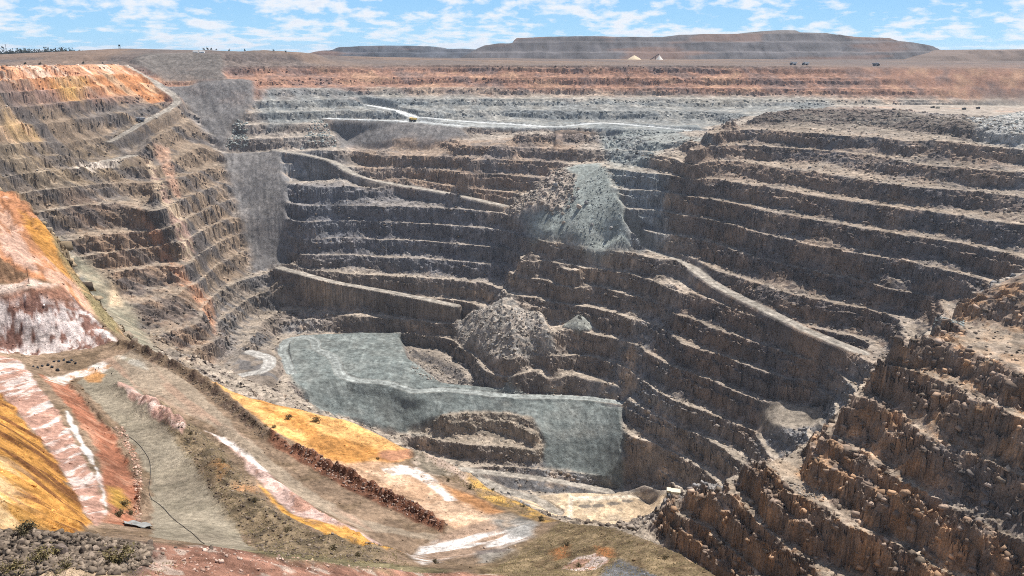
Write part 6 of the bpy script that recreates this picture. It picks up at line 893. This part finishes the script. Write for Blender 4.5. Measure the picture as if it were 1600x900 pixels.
# ---------- pale stockpiles on the far plain ----------
def stockpile(loc, R, Hh, mat, label, round_=.0):
    n, m = 40, 14; V = []; 
    for i in range(m+1):
        q = i/m
        for j in range(n):
            an = 2*math.pi*j/n; r = R*q*(1+.06*math.sin(3*an+1)+.04*math.sin(7*an)*q)
            zc = Hh*(1-q) if round_ == 0 else Hh*(math.sqrt(max(0, 1-q*q))*round_+(1-q)*(1-round_))
            V.append((r*math.cos(an), r*math.sin(an), zc-2.5*q))
    Fc = [(i*n+j, i*n+(j+1) % n, (i+1)*n+(j+1) % n, (i+1)*n+j) for i in range(m) for j in range(n)]
    o = mesh_obj('stockpile', V, Fc, mat, None, True, None, loc); return tag(o, label, 'stockpile')
p, q = PLACE['stockpiles']
stockpile((p[0], p[1], -24), 28, 20, M['sand'], 'broad tan dome of sand on the far plain below the dark dumps', .45)
stockpile((q[0]+4, q[1], -24), 19, 20, M['lime'], 'small pointed white heap beside the tan dome, half hidden by a conveyor')
cv_ = thing('conveyor', 'dark inclined conveyor tipping onto the small white heap on the plain', 'conveyor', (q[0]-18, q[1]-14, -24))
MB().hexa([(-16, -1, 0), (18, -1, 22), (18, 1, 22), (-16, 1, 0)], [(-16, -1, 2.2), (18, -1, 24.2), (18, 1, 24.2), (-16, 1, 2.2)]).build('boom', M['dark'], cv_)
for xx in (-4, 8):
    for yy in (-2.5, 2.5): MB().tube([(xx, yy, -1), (xx+1, yy*.2, 7.5+(xx+4)*.65)], .6).build('leg', M['dark'], cv_)
# ---------- haul trucks ----------
def wheel(parent, x, y, r, w):
    o = MB().tube([(x, y-w/2, r), (x, y+w/2, r)], r, n=18).build('wheel', M['tyre'], parent)
    MB().tube([(x, y-w/2-.06, r), (x, y+w/2+.06, r)], r*.5, n=12).build('rim', M['grey'], o)
def haul_truck(loc, rz, paint, label):
    t = thing('haul_truck', label, 'haul truck', loc, rz)
    MB().box(-5.6, 5.2, -1.3, 1.3, 1.5, 2.7).box(3.0, 5.9, -2.9, 2.9, 2.4, 4.2).build('chassis', M['dark'], t)
    tray = MB()
    tray.hexa([(-6.6, -3.3, 3.4), (1.6, -3.3, 2.9), (1.6, 3.3, 2.9), (-6.6, 3.3, 3.4)], [(-7.4, -3.7, 6.2), (2.4, -3.7, 6.3), (2.4, 3.7, 6.3), (-7.4, 3.7, 6.2)])
    tray.hexa([(1.9, -3.7, 6.32), (6.0, -3.4, 6.7), (6.0, 3.4, 6.7), (1.9, 3.7, 6.32)], [(1.9, -3.7, 6.75), (6.0, -3.4, 7.0), (6.0, 3.4, 7.0), (1.9, 3.7, 6.75)])
    o = tray.build('tray', M[paint], t)
    for rx in (-2, -5):
        for s in (-1, 1): MB().tube([(rx, s*3.6, 3.6), (rx, s*3.85, 6.1)], .15).build('rib', M[paint], o)
    c = MB().box(3.2, 5.4, .4, 2.6, 4.21, 6.1, .12, .12).build('cab', M[paint], t)
    MB().box(5.32, 5.46, .7, 2.3, 5.0, 5.8).build('window', M['glass'], c)
    MB().box(5.9, 6.05, -2.6, 2.6, 2.7, 3.9).build('grille', M['grey'], t)
    for s in (-1, 1):
        MB().box(5.95, 6.12, s*2.2-.25, s*2.2+.25, 2.75, 3.15).build('headlight', M['white'], t)
        wheel(t, 3.9, s*2.8, 1.7, 1.3); wheel(t, -3.6, s*2.75, 1.7, 1.3); wheel(t, -3.6, s*1.35, 1.7, 1.2)
    return t
def gpt(x, y, dz=0): return (x, y, ground_z(x, y)+dz)
a = PLACE['trucks']
haul_truck(gpt(a[0][0], a[0][1]), 2.7, 'yellow', 'yellow haul truck driving along the pale shelf road in mid pit')
haul_truck(gpt(a[1][0], a[1][1]), 2.95, 'cream', 'cream haul truck parked at the edge of the pale pad on the pit floor')
haul_truck(gpt(a[2][0], a[2][1]), -2.3, 'grey', 'grey haul truck on the ramp down the left wall')
for (x, y, z), la in zip(PLACE['rim_trucks'], ('dark haul truck with a white top on the far rim, leftmost of three', 'small dark haul truck on the far rim beside the one with a white top', 'dark haul truck alone on the far rim below the right end of the big dump')):
    o = haul_truck(gpt(x, y), 0.05 if 'alone' in la else 3.1, 'grey' if 'white' not in la else 'white', la)
def light_vehicle(loc, rz, paint, label):
    t = thing('utility_vehicle', label, 'vehicle', loc, rz)
    MB().box(-3.2, 3.2, -1.25, 1.25, .8, 1.9).box(.2, 3.1, -1.2, 1.2, 1.9, 3.4, .3, .1).build('body', M[paint], t)
    MB().box(2.75, 3.0, -1.0, 1.0, 2.3, 3.1).build('window', M['glass'], t)
    MB().box(-3.2, .1, -1.3, 1.3, 1.92, 2.7).build('tray', M['dark'], t)
    for x in (-2, 2):
        for s in (-1, 1): MB().tube([(x, s*1.2-.25, .75), (x, s*1.2+.25, .75)], .75, n=14).build('wheel', M['tyre'], t)
for (x, y, z), la, pn in zip(PLACE['shelf_cars'], ('dark service vehicle on the wide grey shelf, leftmost of the four there', 'tan service vehicle just right of the leftmost one on the grey shelf', 'dark service vehicle alone in the middle of the grey shelf', 'tall dark blue service truck by the pale rock at the back of the grey shelf'), ('dark', 'cream', 'dark', 'dark')):
    light_vehicle(gpt(x, y), .2, pn, la)
# ---------- poles, posts, towers, sheds ----------
x, y, z = PLACE['pole']; t = thing('pole', 'thin dark pole standing on a round base on the pale ledge of the near slope', 'pole', gpt(x, y))
MB().tube([(0, 0, .2), (0, 0, 4.9)], .09, .06).build('mast', M['wood'], t)
MB().tube([(0, 0, -.2), (0, 0, .22)], .75, .55, 14).build('base', M['cream'], t)
for (x, y, z), la in zip(PLACE['posts'], ('short marker post at the left on the white mud by the near road', 'short marker post right behind the left one on the white mud', 'short marker post standing on the grey earth right of the white mud')):
    t = thing('marker_post', la, 'post', gpt(x, y)); MB().tube([(0, 0, -.1), (0, 0, .95)], .06, .05, 6).build('stake', M['wood'], t); MB().box(-.1, .1, -.07, -.03, .7, .93).build('flag', M['dark'], t)
x, y, z = PLACE['towers'][0]; t = thing('water_tower', 'small dark tower on the crest of the hill at the far left', 'tower', gpt(x, y, -.3))
for s in (-1, 1):
    for r in (-1, 1): MB().tube([(s*1.6, r*1.6, -.5), (s*1.1, r*1.1, 6)], .22, n=6).build('leg', M['dark'], t)
MB().tube([(0, 0, 6), (0, 0, 9)], 1.9, n=14).build('tank', M['dark'], t)
x, y, z = PLACE['towers'][1]; t = thing('mast', 'thin mast rising over the far trees at the left edge', 'mast', gpt(x, y, -.5))
MB().tube([(0, 0, 0), (0, 0, 29)], .7, .35, 6).build('pole', M['dark'], t); MB().box(-1, 1, -1, 1, 26, 28).build('antenna', M['grey'], t)
for (x, y, z), la in zip(PLACE['sheds'], ('low white shed on the hill slope, left of a pair', 'low white shed on the hill slope, right of a pair')):
    t = thing('shed', la, 'shed', gpt(x, y, -.4), .1)
    MB().box(-4.5, 4.5, -2.5, 2.5, 0, 3.2).build('wall', M['white'], t)
    MB().hexa([(-4.8, -2.8, 3.2), (4.8, -2.8, 3.2), (4.8, 2.8, 3.2), (-4.8, 2.8, 3.2)], [(-4.8, -.1, 4.3), (4.8, -.1, 4.3), (4.8, .1, 4.3), (-4.8, .1, 4.3)]).build('roof', M['white'], t)
    MB().box(-.6, .6, -2.56, -2.5, .05, 2.1).build('door', M['grey'], t)
# ---------- black pipe on the near road, plastic sheet ----------
P = catmull([(x, y, 0) for x, y in PLACE['pipe']], .2)
tag(MB().tube([(a[0], a[1], ground_z(a[0], a[1])+.07) for a in P], .036, n=8).build('pipe', M['poly'], None, True), 'thin black pipe snaking down the near dirt road', 'pipe')
x0, y0, z0 = PLACE['sheet']; n = 26; V = []
for i in range(n):
    for j in range(n):
        a_ = (i/(n-1)-.5)*3.4; b_ = (j/(n-1)-.5)*3.4
        x = x0+a_*.8-b_*.5; y = y0+a_*.5+b_*.8
        V.append((x, y, ground_z(x, y)+.3+.13*math.sin(a_*3+1.5*math.sin(b_*2))*math.cos(b_*2.3+a_)+.08*math.sin(b_*5+a_*2)+.1*random.random()*.6))
tag(mesh_obj('plastic_sheet', V, [(i*n+j, (i+1)*n+j, (i+1)*n+j+1, i*n+j+1) for i in range(n-1) for j in range(n-1)], M['sheet'], None, True), 'crumpled grey plastic sheet lying at the low end of the red ditch', 'plastic sheet')
# ---------- rocks ----------
def rock_shape(seed, sub=2, rough=.28):
    bm = bmesh.new(); bmesh.ops.create_icosphere(bm, subdivisions=sub, radius=1.0); r = np.random.default_rng(seed)
    pl = r.normal(size=(9, 3)); pl /= np.linalg.norm(pl, axis=1)[:, None]; off = r.uniform(.52, .85, 9)
    for v in bm.verts:
        p = np.array(v.co)
        for a, d in zip(pl, off):
            e = p@a-d
            if e > 0: p = p-a*e
        p = p*np.array((1.25, .95, .8))*(1+rough*.12*r.normal())
        v.co = p
    V = np.array([v.co[:] for v in bm.verts]); Fc = np.array([[q.index for q in f.verts] for f in bm.faces]); bm.free(); return V, Fc
def block_shape(seed):
    """an angular broken block: a skewed, chipped box"""
    r = np.random.default_rng(seed); B = np.array([(x, y, z) for z in (-1, 1) for y in (-1, 1) for x in (-1, 1)], float)
    B = B*np.array((1.15, .8, .6))*r.uniform(.8, 1.15, 3); B[4:] *= np.array((r.uniform(.35, .95), r.uniform(.35, .95), r.uniform(.6, 1.1))); B += r.normal(0, .2, B.shape)
    Q = [(0, 2, 3, 1), (4, 5, 7, 6), (0, 1, 5, 4), (1, 3, 7, 5), (3, 2, 6, 7), (2, 0, 4, 6)]
    return B, np.array([t_ for q in Q for t_ in ((q[0], q[1], q[2]), (q[0], q[2], q[3]))])
SHAPES = [rock_shape(400+i, 2) for i in range(6)]; SMALL = [block_shape(430+i) for i in range(12)]
def rot(r):
    a, b, c = r.uniform(0, 6.28, 3); return np.array(Matrix.Rotation(a, 3, 'Z') @ Matrix.Rotation(b*.25, 3, 'X') @ Matrix.Rotation(c*.25, 3, 'Y'))
def boulder(x, y, s, c, label, group, k, sink=.25):
    V, Fc = SHAPES[k % 6]; V = (V*s/2.2) @ rot(rng).T
    cc = np.empty((len(V), 3)); cc[:] = c; cc *= rng.uniform(.8, 1.2)
    o = mesh_obj('boulder', V, Fc, M['stone'], None, False, cc, (x, y, ground_z(x, y)+s*.36*(1-2*sink)))
    return tag(o, label, 'boulder', group)
for k, (x, y, s) in enumerate(PLACE['boulders']):
    if k == 0: boulder(x, y, s, (.16, .125, .105), 'largest block of dark stone in the rubble at the lower left, beside a dry bush', 'boulders in the near rubble', k, .1)
    else: boulder(x, y, s, (.11, .085, .068) if k % 3 else (.23, .18, .14), 'angular boulder lying in the near rubble along the bottom edge', 'boulders in the near rubble', k)
for k, (x, y) in enumerate(PLACE['dark_rocks']): boulder(x, y, rng.uniform(.6, 1.25), (.045, .05, .06), 'blue black boulder in the row at the foot of the white rock face', 'dark boulders below the white face', k)
for k, (x, y, s) in enumerate(PLACE['heap_boulders']): boulder(x, y, s, (.40, .33, .27) if k % 3 else (.26, .25, .24), 'huge block in the rockfall below the dark notch in the upper wall', 'fallen blocks in the upper rockfall', k, .2)
for k, (x, y, s) in enumerate(PLACE['pile_boulders']): boulder(x, y, s, (.42, .37, .32) if k % 2 else (.3, .29, .28), 'big pale block in the grey rock pile above the green dump', 'fallen blocks in the lower rock pile', k, .2)
KIND = [((.34, .29, .24), (.22, .2, .18)), ((.32, .34, .32), (.22, .24, .23)), ((.085, .066, .052), (.21, .165, .125)), ((.32, .19, .14), (.45, .34, .28)), ((.17, .08, .05), (.33, .26, .22)), ((.45, .33, .26), (.3, .15, .1))]
def scatter(poly, n):
    Pm = np.array(poly); out = np.empty((0, 2))
    while len(out) < n:
        q = rng.uniform(Pm.min(0), Pm.max(0), (n*3, 2)); out = np.concatenate([out, q[poly_sd(q[:, 0], q[:, 1], Pm) > 0]])
    return out[:n]
def gz(x, y):
    th = np.arctan2(x, y); r = np.hypot(x, y); q = (th-TH0)/(th_[1]-th_[0]); j0 = np.clip(q.astype(int), 0, NT-2); i0 = np.clip(np.searchsorted(rr_, r)-1, 0, NR-2)
    fi = (r-rr_[i0])/(rr_[i0+1]-rr_[i0]); fj = q-j0
    return (ZG[i0, j0]*(1-fj)+ZG[i0, j0+1]*fj)*(1-fi)+(ZG[i0+1, j0]*(1-fj)+ZG[i0+1, j0+1]*fj)*fi
def ground_rgb(x, y):
    th = np.arctan2(x, y); r = np.hypot(x, y); j = np.clip(np.round((th-TH0)/(th_[1]-th_[0])).astype(int), 0, NT-1); i = np.clip(np.searchsorted(rr_, r), 0, NR-1)
    return COL[i*NT+j]
def rubble(name, pts, sizes, kinds):
    n = len(pts); zz = gz(pts[:, 0], pts[:, 1]); gc = ground_rgb(pts[:, 0], pts[:, 1])
    sh = rng.integers(0, len(SMALL), n); an = rng.uniform(0, 6.28, n); ti = rng.normal(0, .35, (n, 2))
    ka = np.array([q[0] for q in KIND]); kb = np.array([q[1] for q in KIND]); q = rng.random(n)[:, None]; kk = np.asarray(kinds)
    cc = np.where((kk >= 0)[:, None], ka[np.maximum(kk, 0)]*q+kb[np.maximum(kk, 0)]*(1-q), gc)*rng.uniform(.65, 1.4, n)[:, None]
    sizes = np.asarray(sizes)
    S = np.array([a for a, b in SMALL]); V = S[sh]*(sizes/2.2)[:, None, None]          # n, 12, 3
    cx, sx_ = np.cos(ti[:, 0]), np.sin(ti[:, 0]); V = np.stack([V[..., 0], V[..., 1]*cx[:, None]-V[..., 2]*sx_[:, None], V[..., 1]*sx_[:, None]+V[..., 2]*cx[:, None]], -1)
    ca_, sa_ = np.cos(an), np.sin(an); V = np.stack([V[..., 0]*ca_[:, None]-V[..., 1]*sa_[:, None], V[..., 0]*sa_[:, None]+V[..., 1]*ca_[:, None], V[..., 2]], -1)
    V = V+np.column_stack([pts, zz+.12*sizes])[:, None, :]; m = V.shape[1]
    Fb = np.array([b for a, b in SMALL]); Fc = (Fb[sh]+(np.arange(n)*m)[:, None, None]).reshape(-1, 3); V = V.reshape(-1, 3); CC = [np.repeat(cc, m, 0)]
    me = bpy.data.meshes.new(name); me.vertices.add(len(V)); me.vertices.foreach_set('co', V.astype(np.float32).ravel()); me.loops.add(len(Fc)*3); me.loops.foreach_set('vertex_index', Fc.astype(np.int32).ravel())
    me.polygons.add(len(Fc)); me.polygons.foreach_set('loop_start', np.arange(len(Fc), dtype=np.int32)*3); me.update(calc_edges=True)
    ca = me.color_attributes.new('stone_colour', 'FLOAT_COLOR', 'POINT'); ca.data.foreach_set('color', np.column_stack([np.concatenate(CC), np.ones(len(V))]).astype(np.float32).ravel())
    me.materials.append(M['stone']); o = bpy.data.objects.new(name, me); col.objects.link(o); o['kind'] = 'stuff'; o['label'] = 'loose broken rock lying on the pit slopes'; o['category'] = 'rubble'; return o
for poly, n, s0, s1, k in PLACE['rubble']:
    pts = scatter(poly, n); sz = s0+(s1-s0)*rng.random(n)**3.0
    rubble('rubble', pts, sz, np.full(n, k))
# broken rock standing out of the faces and lying on the benches
def rock_cover(n, rmin, rmax, on_wall, s0, s1, kinds, seed_pow=3.0):
    m = (H['h'] > .6) & (H['r'] > rmin) & (H['r'] < rmax) & (H['road'] < .1) & (np.abs(TG.ravel()) < .72) & ((H['wall'] > .4) if on_wall else (H['wall'] < .4))
    sel = np.nonzero(m)[0]; wt = RG.ravel()[sel]**-.3*np.gradient(rr_)[sel//NT]; wt /= wt.sum()
    ii = rng.choice(sel, n, p=wt); pts = np.column_stack([X[ii], Y[ii]])+rng.normal(0, .7, (n, 2))
    return rubble('rubble', pts, s0+(s1-s0)*rng.random(n)**seed_pow, rng.choice(kinds, n))
rock_cover(12000, 560, 1300, False, .6, 3.4, [-1, -1, -1, 0, 2])
rock_cover(15000, 560, 1300, True, .9, 4.2, [-1, -1, -1, -1, 2], 2.0)
rock_cover(5000, 240, 520, False, .25, 2.0, [-1, -1, 2], 3.0)
rock_cover(9000, 240, 520, True, .5, 3.8, [-1, -1, -1, 2], 2.0)
rock_cover(1500, 240, 520, True, 2.0, 5.0, [-1], 2.5)
rock_cover(5000, 1280, 1640, True, 1.2, 5.0, [-1], 2.0)
# stones lying on the near spur, in the colour of their ground
sel = np.nonzero((H['r'] > 26) & (H['r'] < 300) & (H['rough'] > .18) & (np.abs(TG.ravel()) < .72))[0]
wt = RG.ravel()[sel]**1.0*np.gradient(rr_)[sel//NT]/RG.ravel()[sel]**1.4; wt /= wt.sum()
ii = rng.choice(sel, 7000, p=wt); pts = np.column_stack([X[ii], Y[ii]])+rng.normal(0, .15, (len(ii), 2))
rubble('rubble', pts, (.05+.42*rng.random(len(ii))**4)*(.5+H['r'][ii]/170), np.full(len(ii), -1))
# ---------- shrubs ----------
def leaf_cloud(n, rx, rz, size, seed, z0):
    r = np.random.default_rng(seed); V = []; Fc = []
    lob = r.normal(size=(7, 3))*np.array((rx*.45, rx*.45, rz*.28))
    for i in range(n):
        c = lob[r.integers(7)]+r.normal(size=3)*np.array((rx*.26, rx*.26, rz*.22)); c[2] = abs(c[2]+rz*.45)+z0
        u = r.normal(size=3); u /= np.linalg.norm(u); w = np.cross(u, r.normal(size=3)); w /= np.linalg.norm(w); s = size*r.uniform(.6, 1.4); k = len(V)
        V += [c-u*s, c+w*s*.4, c+u*s, c-w*s*.4]; Fc.append((k, k+1, k+2, k+3))
    return V, Fc
def bush_proto(seed, mat):
    t = thing('bush', 'x', 'bush', (0, 0, 0), 0, 'scattered bushes on the near slopes')
    V, Fc = leaf_cloud(420, .55, .62, .075, seed, .04); mesh_obj('foliage', V, Fc, M[mat], t)
    b = MB(); r = np.random.default_rng(seed)
    for k in range(9):
        an = r.uniform(0, 6.28); b.tube([(0, 0, -.08), (.18*math.cos(an), .18*math.sin(an), .25), (.42*math.cos(an), .42*math.sin(an), .55)], .022, .008, 5)
    b.build('stem', M['wood'], t); return t
protos = [bush_proto(500, 'leaf'), bush_proto(501, 'olive'), bush_proto(502, 'leaf'), bush_proto(503, 'olive')]
BL = {0: 'dry straw coloured bush beside the largest dark block at the lower left', 1: 'wide dry bush on the near rubble, second from the left corner', 4: 'dark low bush on the yellow bench, the left of two', 5: 'dark rounded bush on the yellow bench, the right of two'}
used = set()
for k, (x, y, s) in enumerate(PLACE['bushes']):
    pi = (0 if k in (0, 1, 2, 3) else 1+2*(k % 2) if k != 11 else 2)
    pr = protos[pi]; la = BL.get(k, 'small dry bush growing in the near rubble at the lower left' if k in (2, 3) else 'small scrubby bush on the slopes of the near spur')
    if pi not in used: used.add(pi); o = pr; o.location = gpt(x, y); o.scale = (s,)*3; o['label'] = la; o.rotation_euler.z = k
    else: o = dup(pr, gpt(x, y), k*1.7, la, s)
for k in range(4):
    if k not in used: 
        for ch in list(protos[k].children): bpy.data.objects.remove(ch)
        bpy.data.objects.remove(protos[k])
tr = None
for k, (x, y, s) in enumerate(PLACE['rim_bushes']):
    la = 'lone dark tree on the rim above the orange wall' if k < 4 else 'small dark tree on the top of the red hill at the far left'
    if tr is None:
        tr = thing('tree', la, 'tree', gpt(x, y), 0, 'small trees on the far rim'); V, Fc = leaf_cloud(220, .42, .62, .11, 520, .3); mesh_obj('crown', V, Fc, M['far'], tr); MB().tube([(0, 0, -.15), (.02, 0, .45)], .05, .03, 6).build('trunk', M['wood'], tr); tr.scale = (s,)*3
    else: dup(tr, gpt(x, y, -.1), k, la, s*rng.uniform(.85, 1.2))
# ---------- far woodland at the left, dry scrub on the near slopes ----------
VV = []; FF = []
for k in range(620):
    D_ = rng.uniform(2200, 2700); an = rng.uniform(-.66, -.475); x = D_*math.tan(an)*1.0; y = D_; s = rng.uniform(8, 15)
    V, Fc = leaf_cloud(26, s*.6, s, s*.22, 600+k, 0); z = ground_z(x, y)-.5; o_ = len(VV)
    VV += [(p[0]+x, p[1]+y, p[2]+z) for p in V]; FF += [tuple(i+o_ for i in f) for f in Fc]
o = mesh_obj('woodland', VV, FF, M['far']); o['kind'] = 'stuff'; o['label'] = 'distant dark band of low bush along the skyline at the left'; o['category'] = 'woodland'
VV = []; FF = []
for poly, n, s in PLACE['scrub']:
    pts = scatter(poly, n); zz = gz(pts[:, 0], pts[:, 1])
    for (x, y), z in zip(pts, zz):
        q = s*rng.uniform(.4, 1.3)
        for b_ in range(6):
            an = rng.uniform(0, 6.28); l = q*rng.uniform(.5, 1); k = len(VV); dx, dy = math.cos(an), math.sin(an)
            VV += [(x-dy*q*.16, y+dx*q*.16, z-.02), (x+dy*q*.16, y-dx*q*.16, z-.02), (x+dx*l*.8, y+dy*l*.8, z+l*.7)]; FF.append((k, k+1, k+2))
o = mesh_obj('dry_grass', VV, FF, M['grass']); o['kind'] = 'stuff'; o['label'] = 'dry olive tufts covering the near banks'; o['category'] = 'grass'
# ---------- the air ----------
me = bpy.data.meshes.new('haze'); E = R1+300.0
bm = bmesh.new(); bmesh.ops.create_cube(bm, size=1.0); bmesh.ops.scale(bm, vec=(2*E, 2*E, HAZE_TOP-HAZE_BOTTOM), verts=bm.verts); bmesh.ops.translate(bm, vec=(0, 0, (HAZE_TOP+HAZE_BOTTOM)/2), verts=bm.verts); bm.to_mesh(me); bm.free()
hz = bpy.data.objects.new('haze', me); col.objects.link(hz); hz['kind'] = 'stuff'; hz['label'] = 'thin pale dusty air over the pit'; hz['category'] = 'haze'
m = bpy.data.materials.new('dusty_air'); m.use_nodes = True; t = m.node_tree; t.nodes.clear(); ou = N(t, 'ShaderNodeOutputMaterial'); pv = N(t, 'ShaderNodeVolumePrincipled')
pv.inputs['Color'].default_value = (.72, .84, 1, 1); pv.inputs['Density'].default_value = HAZE_DENSITY; pv.inputs['Anisotropy'].default_value = 0.25
t.links.new(pv.outputs[0], ou.inputs['Volume']); me.materials.append(m)
